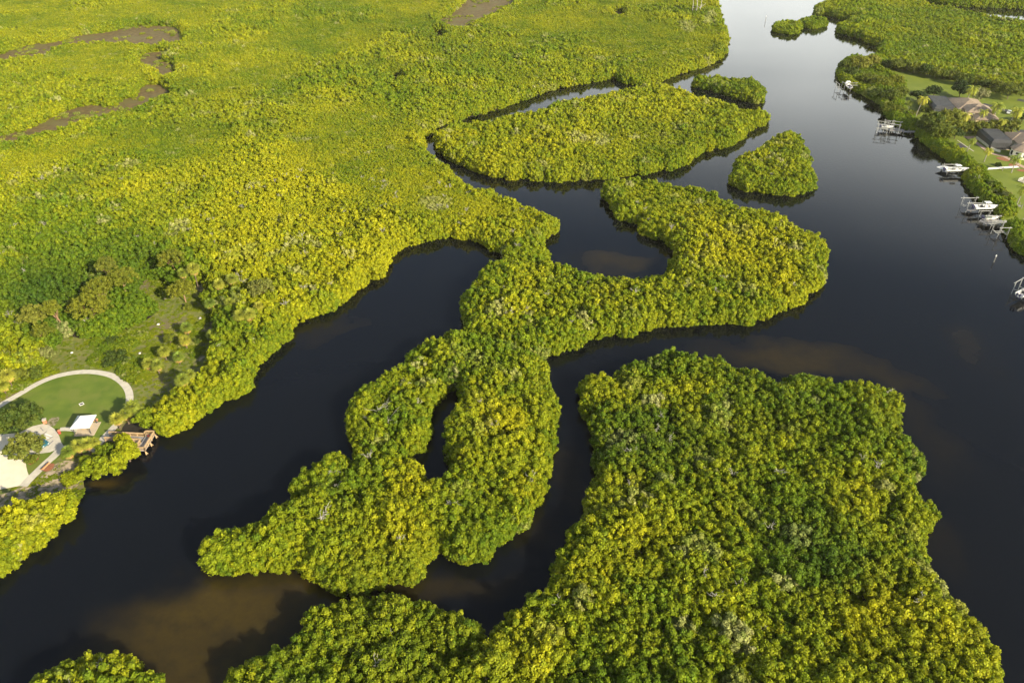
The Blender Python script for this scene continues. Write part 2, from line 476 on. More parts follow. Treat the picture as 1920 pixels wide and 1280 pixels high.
def tuft_mesh(name, cen, rad, nleaf, leaf, mat, rng, core=0.75, zs=1.15, var=None, tri=False, jit=0.55):
    """one mesh: a dark-cored ball of leaf faces round every centre"""
    cen = np.asarray(cen, float); rad = np.asarray(rad, float); n = len(cen)
    tv = rng.random(n) if var is None else np.asarray(var)
    lc = rng.normal(size=(n, nleaf, 3)); lc[:, :, 2] = np.abs(lc[:, :, 2]) * 1.1 - 0.35
    lc /= np.linalg.norm(lc, axis=2, keepdims=True)
    rr = rad[:, None, None] * rng.uniform(.78, 1.08, (n, nleaf, 1))
    pos = cen[:, None, :] + lc * rr * np.array([1, 1, zs])
    nr = lc + rng.normal(size=lc.shape) * jit
    nr /= np.linalg.norm(nr, axis=2, keepdims=True)
    rv = rng.normal(size=lc.shape)
    a = np.cross(nr, rv); a /= np.linalg.norm(a, axis=2, keepdims=True)
    b = np.cross(nr, a)
    sz = leaf * rng.uniform(.65, 1.35, (n, nleaf, 1))
    a = a * sz * .62; b = b * sz * .42
    k = 3 if tri else 4
    offs = [(-1, -1), (1, -1), (0.2, 1.3)] if tri else [(-1, -.6), (.6, -1), (1, .6), (-.6, 1)]
    V = np.stack([pos + a * ox + b * oy for ox, oy in offs], axis=2).reshape(-1, 3)
    nf = n * nleaf
    loops = np.arange(nf * k)
    lt = np.full(nf, k)
    lvx = np.repeat(tv, nleaf * k); lvy = np.repeat(rng.random(nf), k)
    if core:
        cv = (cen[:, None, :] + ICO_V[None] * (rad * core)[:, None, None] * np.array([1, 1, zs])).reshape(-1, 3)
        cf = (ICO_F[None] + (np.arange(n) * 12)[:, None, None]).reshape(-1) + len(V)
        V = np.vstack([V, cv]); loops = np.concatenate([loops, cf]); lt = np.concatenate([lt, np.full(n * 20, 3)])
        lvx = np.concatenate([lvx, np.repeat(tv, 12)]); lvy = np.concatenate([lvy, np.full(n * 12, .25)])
    me = bpy.data.meshes.new(name)
    me.vertices.add(len(V)); me.vertices.foreach_set('co', V.astype(np.float32).ravel())
    me.loops.add(len(loops)); me.loops.foreach_set('vertex_index', loops.astype(np.int32))
    me.polygons.add(len(lt)); me.polygons.foreach_set('loop_start', np.concatenate([[0], np.cumsum(lt)[:-1]]).astype(np.int32))
    me.update(calc_edges=True)
    at_ = me.attributes.new('lv', 'FLOAT_VECTOR', 'POINT')
    at_.data.foreach_set('vector', np.stack([lvx, lvy, lvx * 0], 1).astype(np.float32).ravel())
    me.materials.append(mat)
    return me

# ------------------------------------------------------------------ mangrove crown prototypes
def crown_proto(seed, lod, skirt):
    rng = np.random.default_rng(seed * 10 + lod * 1000 + skirt * 77)
    Rr = 2.35
    n = 42 if lod < 2 else 26
    i = np.arange(n) + .5
    ph = np.arccos(1 - i / n * 1.02)                       # dome
    th = math.pi * (1 + 5 ** .5) * i + rng.random() * 6
    lum = 1 + .16 * np.sin(th * 2 + rng.random() * 6) * np.sin(ph)
    c = np.stack([np.cos(th) * np.sin(ph) * Rr * lum, np.sin(th) * np.sin(ph) * Rr * lum, np.cos(ph) * 1.9], 1)
    c += rng.normal(size=c.shape) * .30
    c[:, 2] += rng.normal(size=n) * .42
    rad = rng.uniform(.40, .84, n) * (1.0 if lod < 2 else 1.25)
    if skirt:
        m = 34 if lod < 2 else 20
        th = rng.random(m) * 6.283; zz = -rng.random(m) * 2.3
        rr = Rr * (1.0 - .12 * (zz / 2.3) ** 2) * rng.uniform(.85, 1.08, m)
        c = np.vstack([c, np.stack([np.cos(th) * rr, np.sin(th) * rr, zz], 1)])
        rad = np.concatenate([rad, rng.uniform(.45, .75, m) * (1.0 if lod < 2 else 1.25)])
    nl, lf = [(58, .26), (32, .35), (14, .50)][lod]
    # neighbouring tufts share their colour loosely
    v = np.clip(.5 + .33 * rng.normal(size=len(c)), 0, 1)
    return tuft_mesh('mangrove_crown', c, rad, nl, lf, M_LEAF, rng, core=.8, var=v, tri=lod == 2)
NV = 6
PROTO = {}
pc = bpy.data.collections.new('crown_prototypes')
order = []
for lod in range(3):
    for sk in range(2):
        for v in range(NV):
            me = crown_proto(v, lod, sk)
            idx = len(order)
            PROTO[(lod, sk, v)] = (idx, me)
            o = bpy.data.objects.new('crown_%03d' % idx, me)
            pc.objects.link(o)
            order.append(o)

def twig_proto(seed):
    r = random.Random(seed); mb = MB()
    for k in range(7):
        a = r.random() * 6.283; e = Vector((math.cos(a) * r.uniform(.4, 1.5), math.sin(a) * r.uniform(.4, 1.5), r.uniform(.3, 1.1)))
        m_ = e * .5 + Vector((r.uniform(-.2, .2), r.uniform(-.2, .2), .1))
        mb.tube([(0, 0, -1.2), m_, e], [.07, .05, .02], 4)
        for z in range(2):
            q = m_.lerp(e, r.random()); mb.tube([q, q + Vector((r.uniform(-.5, .5), r.uniform(-.5, .5), r.uniform(.1, .4)))], [.035, .015], 3)
    o = mb.build('bare_branch', M_SNAG); me = o.data; bpy.data.objects.remove(o); return me
TWIG = []
for v in range(3):
    o = bpy.data.objects.new('crown_%03d' % len(order), twig_proto(v)); pc.objects.link(o); TWIG.append(len(order)); order.append(o)
def instancer_tree():
    g = bpy.data.node_groups.new('scatter', 'GeometryNodeTree')
    g.interface.new_socket('Geometry', in_out='INPUT', socket_type='NodeSocketGeometry')
    g.interface.new_socket('Geometry', in_out='OUTPUT', socket_type='NodeSocketGeometry')
    n, l = g.nodes, g.links
    gi = n.new('NodeGroupInput'); go = n.new('NodeGroupOutput')
    ip = n.new('GeometryNodeInstanceOnPoints')
    ci = n.new('GeometryNodeCollectionInfo')
    ci.inputs['Collection'].default_value = pc
    ci.inputs['Separate Children'].default_value = True
    ci.inputs['Reset Children'].default_value = True
    def na(name, t):
        q = n.new('GeometryNodeInputNamedAttribute'); q.data_type = t; q.inputs['Name'].default_value = name
        return q.outputs['Attribute']
    l.new(gi.outputs[0], ip.inputs['Points'])
    l.new(ci.outputs[0], ip.inputs['Instance'])
    ip.inputs['Pick Instance'].default_value = True
    l.new(na('idx', 'INT'), ip.inputs['Instance Index'])
    l.new(na('rot', 'FLOAT_VECTOR'), ip.inputs['Rotation'])
    l.new(na('scl', 'FLOAT_VECTOR'), ip.inputs['Scale'])
    l.new(ip.outputs[0], go.inputs[0])
    return g
SCATTER = instancer_tree()
def scatter(name, P, rot, scl, idx, tint, label, cat, group=None):
    me = bpy.data.meshes.new(name)
    n = len(P)
    me.vertices.add(n); me.vertices.foreach_set('co', np.asarray(P, np.float32).ravel())
    for nm, t, d, key in (('rot', 'FLOAT_VECTOR', rot, 'vector'), ('scl', 'FLOAT_VECTOR', scl, 'vector'), ('tint', 'FLOAT_VECTOR', tint, 'vector')):
        a = me.attributes.new(nm, t, 'POINT'); a.data.foreach_set(key, np.asarray(d, np.float32).ravel())
    a = me.attributes.new('idx', 'INT', 'POINT'); a.data.foreach_set('value', np.asarray(idx, np.int32))
    o = link(name, me)
    md = o.modifiers.new('scatter', 'NODES'); md.node_group = SCATTER
    return tag(o, label, cat, group, 'stuff')

# ------------------------------------------------------------------ outlines traced from the photograph
def outline(px, hedge=3.4, it=1, hole=False):
    """pixel outline of a canopy -> ground outline; far edges are seen at crown height"""
    n = len(px)
    A = sum(px[i][0] * px[(i + 1) % n][1] - px[(i + 1) % n][0] * px[i][1] for i in range(n))
    sg = (1 if A > 0 else -1) * (-1 if hole else 1)
    res = []
    for i in range(n):
        a, b = px[i - 1], px[(i + 1) % n]
        dx, dy = b[0] - a[0], b[1] - a[1]
        ln = math.hypot(dx, dy) or 1
        nup = sg * dx / ln            # > 0 where the outline faces up the picture
        z = hedge * max(0.0, nup) ** .8 if nup > 0 else 0.15
        res.append(at(px[i][0], px[i][1], z))
    lp = [Vector((p.x, p.y, 0)) for p in smooth_loop(res, it)]
    o2 = []
    for i in range(len(lp)):
        a, b = lp[i], lp[(i + 1) % len(lp)]
        m_ = max(1, int((b - a).length / 2.5))
        if (b - a).length > 80: o2.append(a); continue
        nv = Vector((-(b - a).y, (b - a).x, 0)).normalized()
        for k in range(m_):
            p = a.lerp(b, k / m_)
            o2.append(p + nv * ((float(vnoise(p.x, p.y, 5.5)) - .5) * 2.2 + (float(vnoise(p.x + 50, p.y, 2.6)) - .5) * 2.0))
    return o2
MAIN = [(-60, -40), (400, -40), (900, -40), (1345, -40), (1340, 0), (1348, 20), (1358, 55), (1364, 85), (1360, 105), (1335, 120), (1300, 132), (1265, 143), (1243, 152), (1215, 158), (1190, 160), (1160, 155),
        (1152, 146), (1125, 152), (1080, 160), (1040, 168), (1005, 180), (975, 190), (940, 203), (905, 214), (875, 222), (850, 230), (825, 238), (805, 252), (793, 268), (796, 287), (822, 304), (845, 316),
        (855, 337), (892, 352), (947, 370), (997, 391), (1030, 405), (1042, 418), (1040, 441), (1022, 455), (1019, 474), (1022, 490), (985, 500), (955, 490), (950, 479), (930, 466), (897, 451), (855, 443),
        (820, 447), (780, 457), (745, 470), (725, 495), (715, 515), (690, 530), (655, 560), (640, 573), (623, 583), (590, 592), (567, 598), (553, 620), (535, 638), (517, 653), (500, 673), (473, 693), (477, 710),
        (467, 723), (440, 750), (410, 760), (383, 777), (337, 807), (313, 817), (293, 812), (262, 826), (256, 852), (240, 870), (223, 880), (206, 893), (186, 896), (165, 894), (158, 905), (148, 918), (152, 935), (150, 952), (137, 969),
        (127, 976), (103, 983), (100, 1004), (79, 1021), (48, 1031), (34, 1045), (20, 1062), (0, 1086), (-40, 1100), (-160, 1100), (-260, 800), (-260, 300)]
BONE = [(960, 474), (1019, 480), (1047, 497), (1088, 510), (1142, 516), (1180, 521), (1238, 517), (1262, 498), (1263, 478), (1247, 455), (1205, 437), (1188, 418), (1155, 407), (1142, 387), (1130, 366), (1132, 350), (1150, 341), (1180, 337),
        (1215, 339), (1250, 343), (1290, 349), (1330, 359), (1370, 378), (1405, 394), (1440, 404), (1475, 417), (1505, 432), (1530, 446), (1549, 466), (1547, 495), (1540, 520), (1540, 541), (1513, 557), (1509, 570), (1467, 580), (1430, 603), (1363, 612),
        (1313, 610), (1280, 612), (1238, 618), (1180, 627), (1150, 626), (1110, 640), (1085, 650), (1045, 662), (1020, 670), (990, 672), (930, 660), (880, 640), (866, 620), (867, 607), (863, 591), (865, 566), (892, 541), (900, 520), (905, 502), (930, 487)]
RING = [(866, 612), (845, 625), (820, 640), (790, 650), (760, 675), (740, 690), (715, 710), (690, 723), (668, 742), (655, 765), (647, 790), (648, 812), (660, 830), (668, 845), (662, 856), (640, 845), (622, 846), (605, 852), (588, 865), (572, 880),
        (558, 898), (545, 920), (530, 940), (505, 955), (485, 970), (455, 985), (430, 995), (405, 1015), (393, 1037), (395, 1058), (405, 1075), (420, 1082), (450, 1080), (490, 1075), (530, 1068), (565, 1068), (585, 1090), (612, 1112), (650, 1105), (690, 1112),
        (730, 1105), (770, 1093), (795, 1075), (812, 1052), (828, 1042), (850, 1048), (865, 1060), (885, 1050), (905, 1040), (930, 1020), (960, 1000), (985, 985), (1000, 960), (1020, 935), (1032, 905), (1030, 880), (1043, 845), (1048, 812), (1040, 785), (1030, 750), (1025, 715),
        (1022, 690), (1012, 675), (985, 655), (930, 640)]
LAGOON = [(845, 735), (860, 752), (853, 772), (838, 790), (828, 810), (828, 835), (834, 855), (837, 875), (826, 895), (808, 900), (797, 888), (787, 872), (765, 858), (770, 848), (795, 838), (812, 815), (815, 800), (808, 788), (820, 772), (835, 752)]
OVAL = [(813, 266), (822, 287), (855, 307), (897, 324), (938, 332), (988, 337), (1047, 341), (1097, 339), (1155, 332), (1222, 326), (1272, 316), (1301, 299), (1309, 285), (1342, 280), (1388, 268), (1401, 249), (1430, 239), (1440, 224), (1430, 207), (1397, 203),
        (1372, 194), (1334, 181), (1297, 175), (1247, 158), (1213, 158), (1172, 163), (1134, 171), (1105, 181), (1072, 181), (1047, 188), (1013, 204), (976, 209), (947, 215), (917, 223), (880, 225), (851, 227), (830, 243)]
WEDGE = [(1472, 251), (1505, 257), (1507, 282), (1522, 295), (1515, 328), (1526, 349), (1513, 355), (1498, 360), (1480, 368), (1442, 364), (1397, 357), (1367, 343), (1370, 320), (1384, 297), (1422, 282), (1447, 260)]
BEAN = [(1301, 151), (1301, 163), (1318, 168), (1350, 176), (1385, 188), (1425, 196), (1434, 180), (1426, 162), (1413, 149), (1380, 149), (1338, 143), (1315, 146)]
ISLET1 = [(1449, 52), (1452, 60), (1475, 65), (1498, 62), (1504, 53), (1498, 43), (1476, 40), (1456, 44)]
ISLET2 = [(1500, 44), (1506, 51), (1525, 55), (1545, 52), (1550, 42), (1540, 35), (1520, 32), (1504, 37)]
BLOCK = [(1095, 715), (1115, 708), (1140, 703), (1165, 692), (1200, 680), (1235, 670), (1265, 660), (1305, 668), (1340, 672), (1375, 687), (1390, 700), (1430, 700), (1475, 713), (1510, 703), (1550, 711), (1600, 718), (1630, 720), (1660, 732),
         (1677, 750), (1679, 775), (1672, 790), (1692, 825), (1712, 865), (1717, 897), (1717, 935), (1742, 975), (1745, 1010), (1737, 1040), (1750, 1080), (1775, 1105), (1800, 1135), (1825, 1175), (1845, 1205), (1851, 1230), (1847, 1250), (1858, 1280), (1870, 1330), (1860, 1420),
         (900, 1420), (430, 1420), (430, 1330), (440, 1275), (470, 1244), (507, 1212), (547, 1197), (569, 1179), (578, 1160), (580, 1143), (605, 1143), (635, 1135), (660, 1125), (700, 1116), (740, 1111), (770, 1116), (795, 1118), (815, 1130), (850, 1150), (870, 1165), (890, 1183), (905, 1193),
         (925, 1190), (945, 1170), (960, 1155), (985, 1135), (1000, 1115), (1030, 1105), (1042, 1080), (1042, 1050), (1065, 1030), (1075, 990), (1102, 950), (1100, 930), (1122, 910), (1115, 875), (1115, 855), (1110, 815), (1095, 780), (1094, 745)]
CORNER = [(60, 1330), (65, 1290), (73, 1277), (95, 1262), (135, 1241), (175, 1226), (219, 1229), (248, 1233), (255, 1252), (275, 1277), (290, 1300), (290, 1400), (60, 1400)]
FARLAND = [(1590, -14), (1570, 0), (1545, 4), (1530, 11), (1526, 22), (1530, 27), (1552, 28), (1573, 36), (1600, 40), (1575, 46), (1569, 56), (1576, 64), (1595, 67), (1617, 75), (1640, 84), (1655, 88), (1646, 98), (1642, 105), (1610, 108), (1590, 112), (1600, 125), (1640, 128),
           (1667, 129), (1691, 131), (1719, 137), (1747, 142), (1772, 146), (1804, 154), (1822, 159), (1860, 166), (1916, 178), (2100, 215), (2200, 160), (2050, 66), (1920, 43), (1861, 31), (1822, 24), (1793, 17), (1752, 11), (1720, 1), (1690, -14)]
FARBANK = [(1733, -12), (1720, -2), (1766, 9), (1806, 13), (1860, 15), (1920, 16), (2050, 24), (2200, 30), (2200, -30), (1733, -30)]
RES = [(1573, 124), (1568, 140), (1575, 152), (1590, 163), (1605, 172), (1622, 180), (1640, 190), (1654, 200), (1658, 212), (1668, 225), (1687, 239), (1716, 249), (1722, 260), (1740, 273), (1755, 284), (1772, 299), (1794, 310), (1808, 318), (1809, 342), (1821, 357), (1842, 381), (1866, 396), (1874, 408), (1882, 420),
       (1885, 433), (1893, 453), (1905, 471), (1925, 480), (1990, 505), (2160, 500), (2160, 210), (1920, 180), (1822, 159), (1747, 142), (1691, 131), (1645, 128), (1610, 112), (1590, 110)]
CLEAR = [(267, 524), (298, 522), (335, 545), (375, 524), (384, 549), (386, 575), (400, 592), (414, 607), (400, 630), (388, 650), (400, 661), (381, 685), (350, 712), (334, 726), (295, 742), (262, 748), (250, 752), (246, 775), (228, 795), (232, 808), (215, 826), (196, 838), (150, 872), (160, 893), (150, 903), (125, 905), (100, 920), (60, 925), (0, 940), (-80, 950),
         (-260, 880), (-200, 760), (0, 735), (20, 722), (50, 700), (90, 690), (95, 655), (126, 637), (165, 636), (204, 636), (246, 617), (282, 598), (285, 565), (250, 548)]
MUD1 = [(-60, 112), (0, 106), (60, 84), (110, 82), (150, 68), (210, 62), (250, 50), (330, 52), (338, 62), (345, 80), (320, 83), (262, 88), (255, 82), (215, 82), (150, 84), (100, 92), (65, 112), (45, 108), (0, 118), (-60, 125)]
MUD2 = [(270, 103), (290, 98), (318, 98), (300, 106), (300, 115), (330, 130), (315, 148), (298, 140), (290, 123), (262, 117)]
MUD3 = [(-40, 262), (0, 258), (60, 246), (95, 228), (140, 205), (180, 199), (215, 205), (240, 188), (262, 186), (268, 163), (300, 160), (320, 175), (290, 182), (262, 197), (235, 208), (190, 213), (160, 226), (115, 240), (60, 252), (0, 271), (-40, 280)]
MUD4 = [(890, -30), (880, -5), (850, 25), (815, 44), (850, 52), (880, 50), (900, 35), (940, 20), (970, 0), (990, -30)]
SMALL = [[(735, 144), (752, 144), (754, 150), (738, 151)], [(1150, 22), (1172, 22), (1172, 30), (1145, 30)], [(808, 60), (835, 64), (830, 70), (810, 68)]]
STRIP1 = [(1590, 110), (1573, 124), (1568, 140), (1575, 152), (1590, 163), (1605, 172), (1622, 180), (1640, 190), (1654, 200), (1658, 212), (1668, 225), (1687, 239), (1716, 248), (1728, 242), (1712, 228), (1698, 212), (1690, 195), (1696, 180), (1700, 165), (1690, 152), (1672, 143), (1655, 134), (1645, 128), (1610, 112)]
STRIP2 = [(1716, 240), (1716, 249), (1722, 260), (1740, 273), (1755, 284), (1772, 299), (1794, 310), (1808, 317), (1832, 317), (1820, 303), (1800, 288), (1782, 274), (1765, 262), (1745, 248)]
STRIP3 = [(1808, 321), (1809, 342), (1821, 357), (1842, 381), (1866, 396), (1874, 408), (1900, 405), (1906, 396), (1898, 378), (1872, 352), (1852, 335), (1842, 320)]
STRIP4 = [(1878, 421), (1885, 433), (1893, 453), (1905, 471), (1925, 480), (1990, 505), (1990, 440), (1930, 424), (1900, 422)]

def flat(pts): return np.array([(p.x, p.y) for p in pts])
def inside(P, poly):
    x, y = P[:, 0], P[:, 1]; c = np.zeros(len(P), bool)
    q = np.roll(poly, 1, axis=0)
    for (x1, y1), (x2, y2) in zip(poly, q):
        m = ((y1 > y) != (y2 > y))
        with np.errstate(divide='ignore', invalid='ignore'):
            c ^= m & (x < (x2 - x1) * (y - y1) / (y2 - y1 + 1e-12) + x1)
    return c
def edist(P, poly):
    d = np.full(len(P), 1e9); q = np.roll(poly, -1, axis=0)
    for a, b in zip(poly, q):
        ab = b - a; L2 = (ab ** 2).sum() + 1e-9
        t = np.clip(((P - a) @ ab) / L2, 0, 1)
        d = np.minimum(d, np.hypot(*(P - a - t[:, None] * ab).T))
    return d

YELLOW = [(60, 590, 80, -.35), (775, 905, 38, .75), (725, 965, 55, .45), (745, 1000, 40, .5), (950, 800, 38, .85), (905, 790, 26, .4), (1140, 552, 34, .55), (990, 560, 60, .3), (1175, 735, 45, .45), (1120, 740, 34, .4), (1280, 740, 24, .4), (1640, 1130, 70, .5), (1590, 1225, 80, .4),
          (1500, 805, 60, .3), (1600, 940, 60, .45), (1420, 800, 60, .25), (1130, 1075, 60, .5), (1220, 1000, 60, .35), (1000, 1240, 80, .45), (1180, 1200, 80, .3), (1370, 440, 60, .35), (1300, 400, 50, .35), (1450, 500, 70, .35), (1550, 1060, 50, -.3),
          (1400, 800, 60, -.1), (560, 940, 50, .2), (640, 1010, 60, .25), (1480, 1040, 120, -.35), (640, 420, 140, .30), (500, 420, 160, .2), (700, 500, 80, .3), (950, 420, 90, .15), (300, 380, 160, .1), (90, 480, 130, -.3), (180, 540, 120, -.45), (300, 500, 110, -.35), (400, 590, 60, -.25),
          (400, 690, 60, .2), (300, 790, 60, .25), (350, 760, 40, .35), (1240, 860, 80, -.15), (1700, 200, 150, -.1), (190, 850, 60, .15), (1660, 770, 60, .15), (1700, 930, 60, .2), (1800, 1200, 60, .1), (1420, 190, 60, .1), (60, 30, 200, .0), (250, 250, 90, -.2), (600, 30, 120, -.1)]
DARKP = [(60, 600, 60, .35), (110, 560, 60, .2), (180, 530, 110, .38), (60, 560, 90, .38), (290, 500, 80, .3), (430, 560, 60, .3), (1550, 1060, 70, .55), (1500, 1010, 60, .4), (1230, 820, 70, .3), (1640, 1090, 40, .3), (835, 700, 24, .6), (650, 1050, 60, .15), (340, 180, 60, .25), (820, 75, 60, .35), (1700, 880, 30, .1)]
PALEP = [(1130, 260, 18), (1085, 265, 14), (940, 590, 18), (1170, 820, 30), (1215, 755, 12), (1090, 600, 14), (600, 965, 14), (1380, 1190, 24), (1300, 1180, 20), (1500, 1010, 18), (1370, 1270, 44), (1450, 300, 10), (1460, 310, 8), (1330, 35, 14), (1290, 50, 14), (340, 430, 16), (1540, 640, 1), (1500, 470, 10), (1530, 500, 10), (810, 380, 20)]
def tints(P, base, sp):
    n = len(P); rng = np.random.default_rng(n)
    x, y = P[:, 0], P[:, 1]
    zz = np.full(n, 4.0) - HCAM
    dep = y * ct - zz * st
    px = 960 + F * x / dep; py = 640 - F * (y * st + zz * ct) / dep
    t = base + (fbm(x, y, 26) - .5) * .85 + (fbm(x + 500, y, 8.5) - .5) * .55 + rng.normal(size=n) * .07
    dk = np.clip((fbm(x, y + 900, 34) - .60) * 1.3, 0, .35) + rng.random(n) * .06
    pl = np.clip((fbm(x + 300, y + 70, 9) - .70) * 4, 0, .7) * (rng.random(n) < .55) + (rng.random(n) < .016) * rng.uniform(.2, .7, n)
    for cx, cy, r, a in YELLOW: t += a * np.exp(-(((px - cx) / r) ** 2 + ((py - cy) / (r * .8)) ** 2))
    for cx, cy, r, a in DARKP: dk += a * np.exp(-(((px - cx) / r) ** 2 + ((py - cy) / (r * .8)) ** 2))
    for cx, cy, r in PALEP: pl += .75 * (((px - cx) / r) ** 2 + ((py - cy) / (r * .8)) ** 2 < 1) * rng.uniform(.3, 1, n)
    return np.stack([np.clip(t, 0, 1), np.clip(pl + sp, 0, 1), np.clip(dk, 0, .9)], 1)

CANDS = []      # every crown: (P, h, scale...) per landmass
def forest(key, poly, label, holes=(), base=.3, hmax=4.8, spacing=3.5, size=1.0, pale=0.0, edge_h=3.3, rest=True):
    A = flat(poly)
    H = [flat(h) for h in holes]
    rng = np.random.default_rng(len(CANDS) + 5)
    rows = []     # x,y,top,sx,sz,skirt
    # rings of low, full-skirted crowns along every edge
    for ring, (poff, stp, hs, s0) in enumerate(((1.7, 2.3, edge_h, .84), (3.6, 2.8, edge_h + .9, 1.02))):
        for k, lp in enumerate([A] + H):
            if k and ring == 0: pass
            seg = np.roll(lp, -1, axis=0) - lp
            for a, d in zip(lp, seg):
                Ls = math.hypot(*d)
                nn = max(1, int(round(Ls / stp / size)))
                for q in range(nn):
                    for sgn in (1, -1):
                        t = (q + rng.random()) / nn
                        nv = np.array([-d[1], d[0]]) / (Ls + 1e-9) * sgn
                        o = poff * size * rng.uniform(.8, 1.25)
                        p = a + d * t + nv * o
                        rows.append((p[0], p[1], hs * rng.uniform(.8, 1.2), s0 * size * rng.uniform(.82, 1.2), 1.0, 1, ring))
    E = np.array(rows)
    ins = inside(E[:, :2], A); de = edist(E[:, :2], A)
    keep = ins & (de > 1.0 * size)
    for hi_, h in enumerate(H):
        keep &= ~inside(E[:, :2], h) & (edist(E[:, :2], h) > (2.7 if key == 'ring' else 1.2 if hi_ < 2 else .2) * size)
    E = E[keep]
    # interior
    mn, mxx = A.min(0), A.max(0)
    def lowf(P): return np.clip((fbm(P[:, 0] + 40, P[:, 1], 60) - .36) * 5, 0, 1) * (P[:, 1] > 240) * (P[:, 1] < 640)
    GG = []
    for s_, fine in ((spacing, False), (2.15, True)):
        if fine and key != 'main': continue
        pts = []
        for j, yy in enumerate(np.arange(mn[1], mxx[1], s_ * .866)):
            if fine and not 235 < yy < 640: continue
            xs = np.arange(mn[0] + (j % 2) * s_ / 2, mxx[0], s_)
            pts.append(np.stack([xs, np.full(len(xs), yy)], 1))
        g_ = np.vstack(pts); g_ += rng.normal(size=g_.shape) * s_ * .17
        lw = lowf(g_)
        if key == 'main': g_ = g_[(lw > .5) == fine]
        GG.append(np.column_stack([g_, np.full(len(g_), s_)]))
    G3 = np.vstack(GG); G = G3[:, :2]
    # drop what no camera near this one can see
    dep = G[:, 1] * ct + HCAM * st; px = 960 + F * G[:, 0] / dep
    vis = (px > -330) & (px < 2250); G, G3 = G[vis], G3[vis]
    vis = inside(G, A); G, G3 = G[vis], G3[vis]
    d = edist(G, A)
    for h in H:
        ih = inside(G, h); dh = edist(G, h)
        d = np.where(ih, -1, np.minimum(d, dh))
    m = d > 4.0 * size; G, d, G3 = G[m], d[m], G3[m]
    n = len(G)
    low = lowf(G)      # smooth low scrub far out
    hh = hmax * np.clip(.72 + .06 * d, 0, 1) + ((fbm(G[:, 0], G[:, 1], 13) - .5) * 3.4 + (fbm(G[:, 0] + 9, G[:, 1], 6) - .5) * 1.8) * (1 - .7 * low) + rng.normal(size=n) * .38 * (1 - .5 * low) - low * 1.1
    sx = size * rng.uniform(.85, 1.28, n) * (1 - .12 * low * (G3[:, 2] > 2.5)) * (G3[:, 2] / 3.5)
    I = np.stack([G[:, 0], G[:, 1], hh, sx, 1 - .35 * low, (d < 5.2 * size) * 1.0, np.full(n, 2)], 1)
    E = E[(960 + F * E[:, 0] / (E[:, 1] * ct + HCAM * st) > -330)]
    X = np.vstack([E, I]) if n else E
    T = tints(X[:, :2], base, pale)
    CANDS.append((key, X, T, label))
LM = {}
for k, o_ in dict(main=MAIN, bone=BONE, ring=RING, oval=OVAL, wedge=WEDGE, bean=BEAN, islet1=ISLET1, islet2=ISLET2, block=BLOCK, corner=CORNER, farland=FARLAND, farbank=FARBANK).items():
    LM[k] = outline(o_, {'islet1': 2.5, 'islet2': 2.5, 'oval': 4.8}.get(k, 3.6), 1)
LM['lagoon'] = [Vector((p.x, p.y, 0)) for p in smooth_loop([at(x, y, 3.2 if y > 850 else 1.6 if y > 780 else .3) for x, y in LAGOON], 1)]
clear = outline(CLEAR, 4.0, 1, True)
clear_h = outline(CLEAR, 4.2, 1, True)
muds = [outline(q, 2.6 if q is MUD1 else 3.8, 1, True) for q in (MUD1, MUD2, MUD3, MUD4, *SMALL)]
DOCKZ = smooth_loop(pxs([(190, 760), (225, 735), (262, 735), (292, 742), (300, 765), (292, 790), (303, 806), (296, 825), (285, 850), (262, 880), (230, 905), (180, 915), (152, 920), (120, 915), (120, 850)], 1.2), 1)

# ------------------------------------------------------------------ the setting
sheet('water', [[Vector((-3500, -1500, 0)), Vector((3500, -1500, 0)), Vector((3500, 6000, 0)), Vector((-3500, 6000, 0))]], 0.0, M_WATER)
def inset(poly, d):
    A = flat(poly); n_ = len(A)
    area = sum(A[i][0] * A[(i + 1) % n_][1] - A[(i + 1) % n_][0] * A[i][1] for i in range(n_))
    res = []
    for i in range(n_):
        t = A[(i + 1) % n_] - A[i - 1]; t = t / (np.hypot(*t) + 1e-9)
        nv = np.array([-t[1], t[0]]) * (1 if area > 0 else -1)
        p = A[i] + nv * d
        res.append(Vector((p[0], p[1], 0)))
    return res
sheet('ground', [inset(LM['main'], .8)], 0.30, M_SOIL, skirt=-.5)
for k in ('bone', 'oval', 'wedge', 'bean', 'islet1', 'islet2', 'block', 'corner', 'farland', 'farbank'):
    sheet('ground', [inset(LM[k], 1.6)], 0.16 + .01 * (k == 'bone'), M_SOIL, skirt=-.5)
sheet('ground', [inset(LM['ring'], 1.6), [Vector(p) for p in inset(LM['lagoon'], -1.2)]], 0.19, M_SOIL)
sheet('ground', [smooth_loop(pxs(RES), 1)], 0.34, M_LAWN2, skirt=-.5)
sheet('meadow', [clear], 0.38, M_MEADOW)
for i, q in enumerate(muds):
    A = flat(q); c = A.mean(0)
    sheet('mud_flat', [inset(q, -4.5)], 0.36, M_MUD)

MH = [inset(q, -1.8) if i < 3 else q for i, q in enumerate(muds)]
forest('main', LM['main'], 'vast yellow-green mangrove canopy filling the upper left, across the winding channel', holes=[clear_h, DOCKZ] + MH, base=.40)
forest('bone', LM['bone'], 'hook-shaped mangrove canopy in the middle, curling round the dark cove', base=.36, hmax=5.0)
forest('ring', LM['ring'], 'mangrove canopy of the pointed island that encloses a narrow dark lagoon', holes=[LM['lagoon']], base=.30, hmax=5.0)
forest('oval', LM['oval'], 'mangrove canopy of the long oval island below the far channel', base=.48)
forest('wedge', LM['wedge'], 'mangrove canopy of the small triangular island in the open river', base=.36)
forest('bean', LM['bean'], 'dark green mangrove canopy of the little bean-shaped island above the oval one', base=.12, hmax=5.2)
forest('islet1', LM['islet1'], 'round mangrove clump standing alone in pale far water, the left one of a pair', base=.15, hmax=3.6, size=.8, edge_h=2.6)
